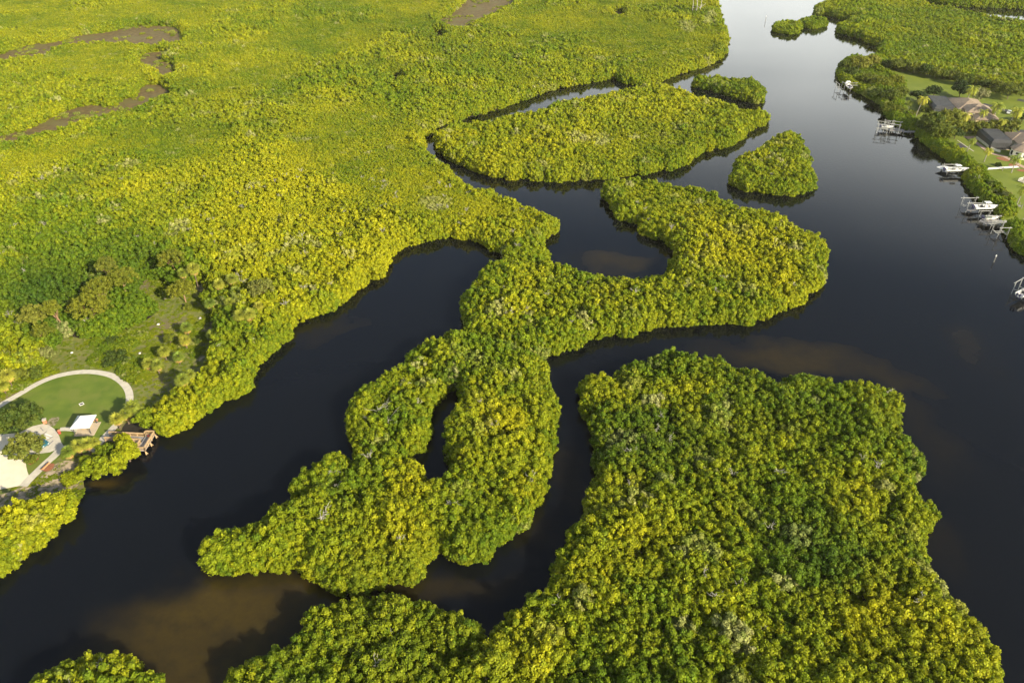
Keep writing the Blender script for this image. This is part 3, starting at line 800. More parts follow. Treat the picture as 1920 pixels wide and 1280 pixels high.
forest('islet2', LM['islet2'], 'round mangrove clump in pale far water next to the far right shore', base=.12, hmax=3.6, size=.8, edge_h=2.6)
forest('block', LM['block'], 'dense mangrove canopy of the big square-topped land at lower right', base=.27, hmax=5.0)
forest('corner', LM['corner'], 'mangrove clump cut off by the bottom edge at lower left', base=.36)
forest('farland', LM['farland'], 'mangrove canopy behind the houses at upper right', base=.26, spacing=3.8, size=1.08)
forest('farbank', LM['farbank'], 'strip of mangrove on the farthest bank at the top right corner', base=.08, hmax=6.5, spacing=3.8, size=1.2)
for k, sp, lb, b in (('strip1', STRIP1, 'low shore growth in front of the first house and its open lawn', .12), ('strip2', STRIP2, 'trimmed shore mangrove below the second house, left of the long white walkway', .2),
                     ('strip3', STRIP3, 'shore mangrove hedge between the long white walkway and the pair of boat lifts', .16), ('strip4', STRIP4, 'shore mangrove hedge at the right edge below the last long dock', .18)):
    LM[k] = smooth_loop([Vector(at(x, y, .4)) for x, y in sp], 1)
    forest(k, LM[k], lb, base=b, hmax=2.9, spacing=2.7, size=.74, edge_h=2.1)

# the 300 largest mangroves are trees of their own, the rest of each landmass one canopy
allr = []
for gi_, (key, X, T, lb) in enumerate(CANDS):
    for i in range(len(X)):
        x, y, top = X[i, :3]
        u, v_, dep = proj((x, y, top - .8))
        if -15 < u < 1935 and v_ < 1298 and X[i, 6] > 0: allr.append((dep, gi_, i))
allr.sort()
CH = {}
for dep, gi_, i in allr[:300]: CH.setdefault(gi_, set()).add(i)
# trunk with prop roots and limbs, hidden mostly by the crown
def mangrove_trunk(seed):
    r = random.Random(seed); mb = MB()
    mb.tube([(0, 0, -.2), (.1, .05, 1.2), (0, 0, 2.4)], [.16, .13, .08])
    for k in range(6):
        a = k * 1.05 + r.random() * .6
        mb.tube([(0, 0, .9), (.5 * math.cos(a), .5 * math.sin(a), .7), (.9 * math.cos(a), .9 * math.sin(a), -.2)], [.05, .04, .03], 4)
        mb.tube([(0, 0, 1.6), (.7 * math.cos(a + .5), .7 * math.sin(a + .5), 2.5), (1.4 * math.cos(a + .5), 1.4 * math.sin(a + .5), 3.2)], [.07, .05, .03], 4)
    return mb.build('trunk', M_BARK).data
TR = []
for s_ in range(3):
    me = mangrove_trunk(s_); TR.append(me)
for o in [o for o in C.objects if o.name.startswith('trunk')]: bpy.data.objects.remove(o)
WHERE = {'block': 'the big square-topped land at lower right', 'corner': 'the bottom-left clump', 'ring': 'the pointed lagoon island', 'main': 'the left bank'}
for gi_, (key, X, T, lb) in enumerate(CANDS):
    n = len(X)
    rng = np.random.default_rng(gi_ + 99)
    ang = rng.random(n) * 6.283; tlt = rng.normal(size=(n, 2)) * .08; vi = rng.integers(0, NV, n)
    asp = rng.uniform(.9, 1.12, n)
    dep = X[:, 1] * ct + HCAM * st
    lod = np.where(dep < 190, 0, np.where(dep < 340, 1, 2))
    sz = X[:, 4] * X[:, 3] * rng.uniform(.9, 1.15, n)
    sz = np.where(X[:, 5] > 0, np.maximum(sz, X[:, 2] / 4.6), sz)
    P = np.stack([X[:, 0], X[:, 1], X[:, 2] - 2.15 * sz], 1)
    S = np.stack([X[:, 3] * asp, X[:, 3] / asp, sz], 1)
    RT = np.stack([tlt[:, 0], tlt[:, 1], ang], 1)
    idx = np.array([PROTO[(int(a), int(b), int(c))][0] for a, b, c in zip(lod, X[:, 5], vi)])
    sel = np.zeros(n, bool)
    for i in CH.get(gi_, ()):
        sel[i] = True
        t = T[i]
        look = 'pale straw-tinged' if t[1] > .35 else 'golden yellow' if t[0] > .62 else 'yellow-green' if t[0] > .34 else 'dark blue-green' if t[2] > .3 else 'mid green'
        pos = 'at the water edge' if X[i, 6] < 2 else 'inside the canopy'
        u, v_, dp_ = proj((X[i, 0], X[i, 1], X[i, 2]))
        sizew = 'broad' if X[i, 3] > 1.14 else 'small' if X[i, 3] < .93 else 'middling'
        pos = 'at the water edge' if X[i, 6] < 2 else 'in the canopy'
        look = look.replace('golden yellow', 'golden').replace('dark blue-green', 'blue-green').replace('pale straw-tinged', 'straw-pale')
        hw_ = 'towering ' if X[i, 2] > 5.6 else 'sunken ' if X[i, 2] < 4.2 and X[i, 6] > 1 else ''
        lr = ['far left', 'left', 'centre-left', 'centre', 'centre-right', 'right', 'far right'][int(min(6, max(0, (u - 440) / 205)))]
        nf_ = ['bottom row', 'second row up', 'third row up', 'fourth row up', 'fifth row up', 'upper rows'][int(min(5, max(0, (1285 - v_) / 48)))]
        cx_, cy_ = flat(LM[key]).mean(0); cu, cv, _ = proj((cx_, cy_, 3))
        side_ = 'left end' if u < cu - 150 else 'right end' if u > cu + 150 else 'near side' if v_ > cv else 'far side'
        lab = '%s%s %s mangrove %s, %s, %s' % (hw_, sizew, look, pos, lr, nf_) if key == 'block' else '%s%s %s mangrove %s, %s of %s' % (hw_, sizew, look, pos.replace('at the water edge', 'waterside'), side_, WHERE.get(key, 'its island'))
        e = thing('mangrove_tree', lab, 'tree', (X[i, 0], X[i, 1], .1), 0, 'mangroves of ' + WHERE.get(key, 'its island'))
        cr = link('crown', PROTO[(0, int(X[i, 5]), int(vi[i]))][1], e)
        cr.location = (0, 0, P[i, 2] - .1); cr.rotation_euler = RT[i]; cr.scale = S[i]
        cr['tint'] = [float(q) for q in t]
        tk = link('trunk', TR[i % 3], e); k_ = max(.5, (X[i, 2] - .6) / 3.6)
        tk.scale = (k_, k_, k_); tk.rotation_euler = (0, 0, ang[i])
    m = ~sel
    tw = (rng.random(n) < .045) & (X[:, 6] > 0) & (dep < 300)
    PT = P[tw].copy(); PT[:, 2] = X[tw, 2] + .05; PT[:, :2] += rng.normal(size=(tw.sum(), 2)) * .9
    PP = np.vstack([P[m], PT]); RR = np.vstack([RT[m], RT[tw]]); SS = np.vstack([S[m], np.full((tw.sum(), 3), 1.0) * rng.uniform(.6, 1.2, (tw.sum(), 1))])
    II = np.concatenate([idx[m], rng.choice(TWIG, tw.sum())]); TT = np.vstack([T[m], T[tw]])
    if len(PP): scatter('mangrove_canopy', PP, RR, SS, II, TT, lb, 'mangroves')
# ------------------------------------------------------------------ park surfaces
LOOP = [(-60, 800), (4, 757), (35, 740), (68, 720), (101, 706), (133, 699), (160, 696.5), (185, 698), (210, 703.5), (228, 714.5), (240, 728.5), (244, 744), (241, 764), (228, 786), (209, 806), (188, 828), (172, 848)]
lawn = [(-60, 800), (4, 757), (68, 720), (133, 699), (185, 698), (228, 714.5), (244, 744), (241, 764), (228, 786), (209, 806), (188, 828), (172, 848), (140, 850), (122, 850), (105, 862), (92, 874), (78, 890), (40, 900), (-60, 900)]
sheet('lawn', [smooth_loop(pxs(lawn, .4), 1)], 0.42, M_LAWN)
sheet('sandy_bank', [smooth_loop(pxs([(104, 868), (128, 862), (150, 868), (160, 893), (150, 906), (140, 915), (118, 920), (100, 935), (60, 945), (0, 950), (-60, 960), (-60, 935), (0, 928), (30, 918), (56, 906), (80, 892)], .4), 1)], 0.44, M_BEACH)
sheet('shell_lot', [smooth_loop(pxs([(-120, 815), (0, 815), (30, 812), (52, 812), (66, 830), (60, 860), (48, 862), (50, 880), (56, 896), (50, 908), (20, 914), (-40, 925), (-160, 930)], .4), 1)], 0.47, M_SAND)
sheet('parking_pad', [pxs([(20, 822), (45, 807), (62, 799), (80, 795), (92, 797), (103, 805), (111, 817), (115, 829), (121, 839), (118, 843), (106, 843), (94, 848), (72, 851), (45, 850)], .4)], 0.50, M_CONC)
ribbon('footpath', pxs([(116, 836), (111, 845), (101, 856), (88, 867), (74, 881), (58, 896), (44, 912)], .4), 1.9, 0.53, M_CONC)
ribbon('footpath', pxs(LOOP, .4), 1.75, 0.45, M_CONC)
ribbon('footpath', pxs([(112, 805), (124, 804), (136, 805), (146, 806)], .4), 1.3, 0.46, M_CONC)
sheet('mulch_bed', [smooth_loop(pxs([(48, 866), (56, 873), (66, 868), (75, 858), (74, 852), (64, 855), (52, 860)], .4), 1)], 0.545, M_MULCH)
sheet('mulch_bed', [smooth_loop(pxs([(78, 883), (88, 872), (94, 869), (104, 869), (99, 880), (88, 885)], .4), 1)], 0.545, M_MULCH)
for a, b in (((85, 813), (98, 818)), ((79, 816), (92, 822)), ((80, 821), (86, 825))):
    A_, B_ = at(*a, .5), at(*b, .5)
    d = (B_ - A_).normalized(); nn = Vector((-d.y, d.x, 0)) * .16
    sheet('parking_stripe', [[A_ + nn, B_ + nn, B_ - nn, A_ - nn]], 0.506, M_WHITE)
for a, b in (((88, 808), (76, 817)), ((99, 818), (86, 826))):
    A_, B_ = at(*a, .5), at(*b, .5)
    d = (B_ - A_).normalized(); nn = Vector((-d.y, d.x, 0)) * .07
    sheet('parking_stripe', [[A_ + nn, B_ + nn, B_ - nn, A_ - nn]], 0.505, M_ASPH)
ribbon('sandy_trail', pxs([(262, 750), (290, 740), (330, 725), (350, 705), (366, 682), (378, 660), (382, 640), (384, 622), (378, 600)], .4), .9, 0.40, surf('trail_dirt', (0.17, 0.155, 0.065), (0.10, 0.115, 0.03), 1.1, detail=9))
for i, (px, py, rx, ry) in enumerate(((376, 540, 11, 9), (268, 537, 10, 3), (312, 566, 10, 2), (404, 604, 5, 2.5), (381, 616, 3, 6), (378, 672, 5, 7), (310, 560, 5, 2), (345, 570, 4, 2), (100, 790, 12, 10))):
    c = at(px, py, .4); s_ = 7.2; rr = random.Random(i)
    pts = [c + Vector((math.cos(t) * rx / s_ * rr.uniform(.5, 1.2), math.sin(t) * ry / s_ / .55 * rr.uniform(.5, 1.2), 0)) for t in [k * .628 for k in range(10)]]
    sheet('bare_sand', [smooth_loop(pts, 1)], 0.405 + .001 * i if i < 8 else .428, surf('bare_sand', (0.30, 0.26, 0.18), (0.12, 0.12, 0.04), 1.6, detail=10, lo=.4, hi=.6))

# ------------------------------------------------------------------ low growth of the clearing
def put_points(poly, spacing, seed, holes=()):
    A = flat(poly); rng = np.random.default_rng(seed); mn, mxx = A.min(0), A.max(0)
    n = int((mxx[0] - mn[0]) * (mxx[1] - mn[1]) / spacing ** 2)
    G = rng.uniform(mn, mxx, (n, 2)); G = G[inside(G, A)]
    for h in holes: G = G[~inside(G, flat(h))]
    return G, rng
lawnw = pxs(lawn, .4)
G, rng = put_points(clear, 0.62, 5, [lawnw, pxs([(-160, 800), (60, 795), (120, 800), (125, 850), (110, 870), (60, 905), (-160, 960)], .4)])
f = fbm(G[:, 0] + 77, G[:, 1], 9) + .25 * (vnoise(G[:, 0], G[:, 1], 2.2) - .5)
u_ = np.array([proj((a, b, .4))[:2] for a, b in G])
sandm = np.zeros(len(G), bool)
for px, py, rx, ry in ((376, 540, 13, 10), (268, 537, 12, 4), (381, 616, 4, 7), (378, 672, 6, 8), (404, 604, 7, 4), (130, 900, 22, 16)):
    sandm |= ((u_[:, 0] - px) / rx) ** 2 + ((u_[:, 1] - py) / ry) ** 2 < 1
loopw = flat(smooth_loop(pxs(LOOP, .4), 2, False))
dl = np.full(len(G), 99.)
for a_, b_ in zip(loopw, loopw[1:]):
    ab = b_ - a_; tt = np.clip(((G - a_) @ ab) / (ab @ ab), 0, 1); dl = np.minimum(dl, np.hypot(*(G - a_ - tt[:, None] * ab).T))
k = (f > .53) & ~sandm & (dl > 1.7) | (~sandm & (dl > 1.5) & (rng.random(len(G)) < .30)); G, f = G[k], f[k]
n = len(G)
hgt = np.clip((f - .53) * 2.0, .05, .5) * rng.uniform(.6, 1.3, n)
S = np.stack([.16 + hgt * .55, .16 + hgt * .55, hgt * .5], 1) * rng.uniform(.8, 1.3, (n, 1))
ids = np.array([PROTO[(2, 0, int(q))][0] for q in rng.integers(0, NV, n)])
scatter('undergrowth', np.column_stack([G, np.full(n, .36)]), np.column_stack([rng.normal(size=(n, 2)) * .1, rng.random(n) * 6.28]), S, ids,
        np.stack([np.clip(.28 + (fbm(G[:, 0], G[:, 1], 6) - .5) * .9, 0, 1), (rng.random(n) < .12) * .5, np.clip(.02 + (f - .5) * 1.2, 0, .6)], 1), 'rough weeds and low scrub over the meadow round the park lawn', 'undergrowth')

mg = []
for q in muds[:4]:
    g_, rg_ = put_points(inset(q, -1.5), 3.2, 21)
    mg.append(g_[fbm(g_[:, 0], g_[:, 1], 8) > .56])
mg = np.vstack(mg); n = len(mg); rg_ = np.random.default_rng(4); sc_ = rg_.uniform(.14, .5, n) ** 1.0
scatter('marsh_scrub', np.column_stack([mg, np.full(n, .4)]), np.column_stack([np.zeros((n, 2)), rg_.random(n) * 6.28]), np.column_stack([sc_ * 1.2, sc_ * 1.2, sc_ * .7]), np.array([PROTO[(2, 0, int(q))][0] for q in rg_.integers(0, NV, n)]),
        np.column_stack([rg_.uniform(.2, .7, n), rg_.random(n) * .5, rg_.random(n) * .2]), 'low scrub dotted over the brown mud channels at top left', 'marsh scrub')
# ------------------------------------------------------------------ plants
def fan_crown(seed, nfan=34, Rr=1.0):
    """sabal palm head: fans of stiff blades on short stalks"""
    r = np.random.default_rng(seed); V = []; Fc = []; lv = []
    for i in range(nfan):
        z = 1 - (i + .5) / nfan * 1.55; ph = math.acos(max(-1, z)); th = i * 2.4 + r.random() * .5
        d = np.array([math.cos(th) * math.sin(ph), math.sin(th) * math.sin(ph), math.cos(ph)])
        cpt = d * Rr * r.uniform(.35, .65)
        side = np.cross(d, [0, 0, 1.0]); side /= np.linalg.norm(side) + 1e-6; up = np.cross(side, d)
        t0 = r.random()
        for b in range(11):
            a = (b - 5) * .40
            bd = (d * math.cos(a) + side * math.sin(a)) + up * r.normal() * .10 - np.array([0, 0, .12])
            bd /= np.linalg.norm(bd); pe = np.cross(bd, up + d * .3); pe /= np.linalg.norm(pe)
            ln = Rr * r.uniform(.8, 1.1); wd = .085 * Rr
            m_ = cpt + bd * ln * .55; e_ = cpt + bd * ln - np.array([0, 0, .16 * Rr])
            k_ = len(V); V += [cpt - pe * wd * .3, cpt + pe * wd * .3, m_ + pe * wd, m_ - pe * wd, e_]
            Fc += [(k_, k_ + 1, k_ + 2, k_ + 3), (k_ + 3, k_ + 2, k_ + 4)]
            lv += [(t0 * .6 + .4 * (ph / 3.1), r.random() * .8 + .2, 0)] * 5
    return V, Fc, lv
def leaf_me(name, V, Fc, lv, mat):
    me = bpy.data.meshes.new(name); me.from_pydata([tuple(p) for p in V], [], Fc); me.materials.append(mat)
    a = me.attributes.new('lv', 'FLOAT_VECTOR', 'POINT'); a.data.foreach_set('vector', np.array(lv, np.float32).ravel())
    return me
FAN = [leaf_me('palm_head', *fan_crown(s_), M_PALM) for s_ in range(4)]
def skirt_me(seed):
    V, Fc, lv = fan_crown(seed + 50, 16, .8)
    V = [np.array(p) * (1, 1, .7) - (0, 0, abs(p[0]) * .2 + abs(p[1]) * .2 + .55) for p in V]
    return leaf_me('dead_fronds', V, Fc, lv, M_DEAD)
SKM = [skirt_me(s_) for s_ in range(2)]
def sabal(px, py, r_, h, label, gold=.3, i=0, group='cabbage palms of the park'):
    c = at(px, py, h)
    t = thing('cabbage_palm', label, 'palm tree', (c.x, c.y, .35), rnd.random() * 6, group)
    MB().tube([(0, 0, -.3), (.05, .08, h * .5), (0, 0, h - .3)], [.22, .17, .16], 8).build('trunk', M_BARK, t)
    cr = link('crown', FAN[i % 4], t); cr.location = (0, 0, h - .35); cr.scale = (r_ / 1.55,) * 2 + (r_ / 1.7,)
    cr['tint'] = [gold, .0, .15]
    sk = link('dead_fronds', SKM[i % 2], t); sk.location = (0, 0, h - .75); sk.scale = (r_ / 2.0,) * 3
    sk['tint'] = [.5, 0.0, 0.0]
PARKP = [(349, 613, 2.1, 3.2, 'green cabbage palm at the top of the clump in mid meadow, behind the golden one', .15), (346, 637, 1.9, 3.6, 'golden cabbage palm with hanging dead fronds in the mid-meadow clump', .75),
         (307, 658, 2.0, 3.2, 'cabbage palm between the round one and the small one in the meadow clump', .45), (276, 680, 1.9, 3.0, 'leftmost cabbage palm of the meadow clump, golden on its left side', .5), (294, 684, 1.9, 3.2, 'rounded cabbage palm at the near end of the meadow clump', .35),
         (334, 668, 1.9, 2.8, 'small green cabbage palm at the right of the meadow clump', .15), (398, 627, 2.0, 2.8, 'green cabbage palm leaning out beside the golden-headed one, right of the trail', .2), (415, 618, 1.7, 3.6, 'golden-headed cabbage palm at the right side of the trail', .85),
         (449, 591, 2.1, 4.2, 'left palm of the pale tufted pair near the river bank', .5), (467, 588, 2.1, 4.6, 'right palm of the pale tufted pair near the river bank', .55), (465, 617, 2.1, 3.6, 'cabbage palm right below the pale tufted pair', .5), (484, 574, 1.7, 4.2, 'reddish half-dead cabbage palm under the slender pine', .8),
         (341, 711, 2.2, 3.6, 'cabbage palm at the lower end of the river thicket near the trail', .3), (357, 701, 1.6, 3.6, 'small cabbage palm just behind the one at the trail end', .45), (362, 503, 2.4, 5.4, 'tall yellow-fringed cabbage palm at the top edge of the clearing', .6), (342, 511, 2.0, 4.0, 'cabbage palm left of the tall one at the top edge of the clearing', .25),
         (410, 532, 1.9, 4.2, 'golden cabbage palm in the scrub right of the sand patch', .6), (434, 522, 2.0, 4.2, 'cabbage palm farthest from the trail in the right-hand scrub', .4), (393, 568, 1.8, 3.0, 'low green cabbage palm at the right rim of the clearing', .05), (430, 567, 1.9, 3.4, 'brown-flecked cabbage palm in the scrub above the tufted pair', .4), (442, 545, 1.8, 3.4, 'dull green cabbage palm tucked in the right-hand scrub', .2),
         (218, 784, 2.0, 3.6, 'orange-skirted cabbage palm over the dock entrance', .7), (247, 762, 2.3, 4.4, 'tall cabbage palm at the river side of the loop path', .3), (262, 772, 2.0, 3.6, 'cabbage palm behind the dock railing', .3), (235, 775, 1.9, 3.4, 'cabbage palm between the path and the tall palm', .35),
         (146, 834, 2.0, 3.4, 'bright yellow cabbage palm just below the pavilion', .6), (163, 830, 1.9, 3.6, 'cabbage palm right of the bright yellow one below the pavilion', .5), (177, 828, 1.6, 3.2, 'cabbage palm nearest the footpath below the pavilion', .55), (127, 846, 1.9, 2.8, 'dark green cabbage palm beside the footpath junction', .1),
         (13, 702, 2.3, 4.6, 'golden cabbage palm at the left edge above the loop path', .75), (4, 722, 2.0, 3.0, 'low cabbage palm at the very left edge above the path', .5)]
for i, q in enumerate(PARKP):
    q = list(q)
    if q[0] > 385 and q[1] < 600: q[3] += 2.2; q[2] *= 1.08
    elif q[0] > 335 and q[1] > 695 or q[1] < 520: q[3] += 2.2
    sabal(*q, i=i)

def lobes(seed, Rr, H, n, rt, flat_=.8, hollow=.55, nl=40, lf=.3, mat=None, core=.7):
    """irregular crown built from big lobes that each carry tufts"""
    r = np.random.default_rng(seed); cen = []; rad = []
    nb = max(5, n // 9)
    big = []
    for b in range(nb):
        z = 1 - (b + .5) / nb * 1.25; ph = math.acos(z); th = b * 2.4 + r.random()
        big.append(np.array([math.cos(th) * math.sin(ph) * Rr * r.uniform(.45, .8), math.sin(th) * math.sin(ph) * Rr * r.uniform(.45, .8), math.cos(ph) * H * r.uniform(.45, .75)]))
    for b in big:
        for k in range(9):
            d = r.normal(size=3); d[2] = abs(d[2]) * .9 - .25; d /= np.linalg.norm(d)
            cen.append(b + d * np.array([Rr, Rr, H * flat_]) * r.uniform(.24, .42)); rad.append(rt * r.uniform(.7, 1.25))
    return tuft_mesh('crown', cen, rad, nl, lf, mat or M_TREE, r, core=core, var=np.clip(.5 + .2 * r.normal(size=len(cen)), 0, 1))
def tree(name, cat, px, py, Rr, H, zc, label, tint, n=60, rt=.75, bark=None, nl=36, lf=.3, seed=None, group=None, mat=None, lean=0.0, tr=.22, limbs=6, core=.7, flat_=.8, trunk_h0=.35):
    """px,py: picture position of the crown's middle; zc its height"""
    c = at(px, py, zc); s_ = seed if seed is not None else int(px * 7 + py)
    r = random.Random(s_)
    t = thing(name, label, cat, (c.x + lean, c.y, trunk_h0), 0, group)
    cr = link('crown', lobes(s_, Rr, H, n, rt, nl=nl, lf=lf, mat=mat, core=core, flat_=flat_), t); cr.location = (-lean, 0, zc - trunk_h0); cr['tint'] = list(tint)
    mb = MB(); top = Vector((-lean, 0, zc - trunk_h0)); mid = Vector((-lean * .4 + r.uniform(-.2, .2), r.uniform(-.2, .2), (zc - trunk_h0) * .5))
    mb.tube([(0, 0, -.4), mid, top], [tr, tr * .75, tr * .45], 8)
    for k in range(limbs):
        a = k * 6.283 / limbs + r.random(); st_ = mid.lerp(top, r.uniform(.0, .8)); e = top + Vector((math.cos(a) * Rr * .62, math.sin(a) * Rr * .62, r.uniform(-.1, .5) * H))
        mb.tube([st_, st_.lerp(e, .5) + Vector((0, 0, -.05 * H)), e], [tr * .42, tr * .3, tr * .12], 5)
    mb.build('trunk', bark or M_BARK, t)
    return t
PG = 'pines of the park'
PINES = [(228, 521, 3.6, 1.9, 8.6, 'flat-topped pine with pale forked limbs at the left corner of the clearing', (.45, 0, 0), 0), (186, 542, 3.0, 2.2, 8.2, 'pine just left of the flat-topped one, lit trunk showing', (.5, 0, 0), .6), (200, 500, 2.6, 1.8, 8.6, 'pine farthest back in the dark trees behind the clearing', (.45, .05, .1), 0),
         (168, 578, 4.6, 3.4, 6.8, 'largest, fullest pine overhanging the left of the meadow', (.55, 0, .0), -1.5), (62, 594, 3.0, 2.4, 6.6, 'leaning orange-trunked pine at the left end of the pine row', (.55, .1, 0), 2.6), (97, 580, 2.1, 2.0, 8.2, 'slim tall pine with twin pale trunks left of the full one', (.55, 0, 0), 1.6),
         (78, 622, 2.0, 1.4, 5.4, 'small pine in front of the leaning orange-trunked one', (.4, 0, .1), 0), (340, 543, 3.2, 1.5, 4.6, 'lone umbrella-shaped pine standing in the middle of the clearing', (.62, .0, 0), .3), (488, 541, 2.9, 1.6, 7.0, 'slender bare-stemmed pine in the scrub near the river', (.5, .25, 0), -.4), (322, 487, 3.2, 2.4, 7.4, 'yellow-green pine at the top of the clearing', (.5, 0, .05), 0)]
for px, py, Rr, H, zc, lb, ti, ln in PINES:
    tree('pine_tree', 'pine tree', px, py, Rr * 1.3, H * 1.4, zc, lb, ti, n=int(42 * Rr), rt=.55, bark=M_PBARK, nl=30, lf=.26, group=PG, lean=ln, tr=.2, limbs=9, core=.6)
TG = 'broadleaf trees of the park'
for px, py, Rr, H, zc, lb, ti, n_, rt in [(32, 786, 4.9, 2.8, 3.6, 'large dark oak shading the left side of the lawn', (.12, 0, .35), 130, .75), (46, 839, 4.2, 2.3, 3.4, 'round olive oak standing over the edge of the bright parking lot', (.42, .12, .08), 120, .6), (246, 578, 4.0, 2.2, 2.2, 'bushy dark green tree right of the big pine', (.2, 0, .35), 120, .7),
                                       (15, 675, 3.2, 2.2, 2.8, 'pale-leaved tree at the left edge below the pines', (.35, .2, 0), 80, .7), (52, 672, 3.0, 2.0, 2.6, 'yellow-green tree between the pale-leaved one and the meadow', (.5, .1, 0), 70, .7), (84, 664, 2.2, 2.0, 2.8, 'layered pale shrub tree at the left end of the meadow', (.35, .4, 0), 54, .6), (30, 705, 2.6, 1.6, 2.0, 'bright green bush just above the loop path', (.4, .05, .05), 70, .65), (62, 700, 2.6, 1.3, 1.4, 'low green bush on the upper side of the loop path', (.2, 0, .25), 60, .6),
                                       (318, 636, 1.5, 1.5, 1.8, 'leafy bush squeezed between the meadow palms', (.4, 0, .1), 40, .5), (408, 575, 2.6, 1.6, 1.8, 'rounded dark scrub tree right of the clearing', (.2, 0, .35), 70, .6), (290, 575, 1.2, .8, .7, 'tiny yellow shrub alone in the dry part of the clearing', (.6, 0, 0), 14, .4), (352, 577, 1.3, .8, .7, 'small shrub just below the umbrella pine', (.4, 0, .2), 18, .4),
                                       (62, 862, 1.4, 1.0, 1.0, 'green bush on the orange mulch bed under the olive oak', (.35, 0, .2), 30, .45), (210, 640, 2.2, .7, .5, 'low dark weed patch below the big pine', (.1, 0, .5), 36, .45), (215, 672, 3.4, 1.0, .8, 'dark thicket above the top of the loop path', (.1, 0, .5), 80, .5), (370, 640, 1.0, .6, .5, 'little bush by the trail', (.2, 0, .4), 14, .4)]:
    tree('broadleaf_tree' if Rr > 1.9 and zc > 1.5 else 'bush', 'tree' if Rr > 1.9 and zc > 1.5 else 'bush', px, py, Rr, H, zc, lb, ti, n=n_, rt=rt, group=TG, limbs=8)
# shore thicket on both sides of the park dock
for i, (px, py, Rr, H, zc, lb, ti) in enumerate([(215, 872, 3.0, 2.6, 2.2, 'mangrove bush hanging over the water below the dock', (.5, 0, 0)), (183, 876, 3.2, 2.4, 2.2, 'mangrove bush in the middle of the thicket below the dock', (.35, 0, .05)), (238, 848, 2.8, 2.6, 2.6, 'tall yellow-green mangrove bush hiding the dock walkway', (.62, 0, 0)), (232, 828, 1.7, 1.8, 2.4, 'bright mangrove tip covering the middle of the walkway', (.7, 0, 0)),
                                               (200, 850, 2.6, 1.6, 1.6, 'deep green shrub left of the walkway bushes', (.2, 0, .3)), (166, 872, 2.2, 1.7, 1.6, 'left end mangrove bush of the thicket by the little beach', (.4, 0, .1)), (137, 896, 2.1, 1.0, .8, 'low oval mangrove shrub on the little beach', (.5, 0, .1)), (275, 785, 2.6, 2.2, 2.8, 'shady green mangrove bush just above the dock head', (.3, 0, .2))]):
    tree('mangrove_bush', 'bush', px, py, Rr, H, zc, lb, ti, n=72, rt=.62, group='mangrove bushes beside the park dock', mat=M_LEAF, limbs=7, nl=42)
# bleached snags
def snag(px, py, h, label, seed, base_h=1.5, n=8, name='dead_tree', spread=.9, r0=.13):
    c = at(px, py, h * .5); r = random.Random(seed)
    t = thing(name, label, 'dead tree', (c.x, c.y, .2), 0, 'bleached dead trees')
    mb = MB(); tip = Vector((r.uniform(-.6, .6), r.uniform(-.4, .4), h)); mid = Vector((r.uniform(-.3, .3), 0, h * .5))
    mb.tube([(0, 0, 0), mid, tip], [r0, r0 * .75, r0 * .3], 6); mb.build('trunk', M_SNAG, t)
    for k in range(n):
        b = Vector((0, 0, 0)).lerp(mid, r.random()) if r.random() < .4 else mid.lerp(tip, r.random() * .8)
        a = r.random() * 6.283; ln = h * r.uniform(.25, .5) * spread
        e = b + Vector((math.cos(a) * ln, math.sin(a) * ln, ln * r.uniform(.3, .9)))
        m_ = b.lerp(e, .5) + Vector((r.uniform(-.2, .2), r.uniform(-.2, .2), .15))
        q = MB(); q.tube([b, m_, e], [r0 * .5, r0 * .38, r0 * .15], 5)
        for z in range(3):
            a2 = a + r.uniform(-1.1, 1.1); s2 = m_.lerp(e, r.random()); e2 = s2 + Vector((math.cos(a2), math.sin(a2), r.uniform(.2, 1))) * ln * .4
            q.tube([s2, e2], [r0 * .25, r0 * .1], 4)
        q.build('limb', M_SNAG, t)
for q in [(712, 783, 6.6, 'bare grey dead mangrove standing upright on the pointed island', 3), (728, 802, 6.2, 'leaning white dead branches beside the upright one on the pointed island', 5), (700, 800, 5.6, 'low tangle of bleached branches left of the dead mangroves', 8)]:
    snag(*q, n=8, spread=.95, r0=.08)
for q in [(1299, 14, 13.5, 'left white dead trunk on the far point', 13), (1307, 12, 15.0, 'middle, tallest white dead trunk on the far point', 14), (1313, 15, 13.0, 'right white dead trunk on the far point', 15)]:
    snag(*q, n=3, spread=.5, r0=.35)

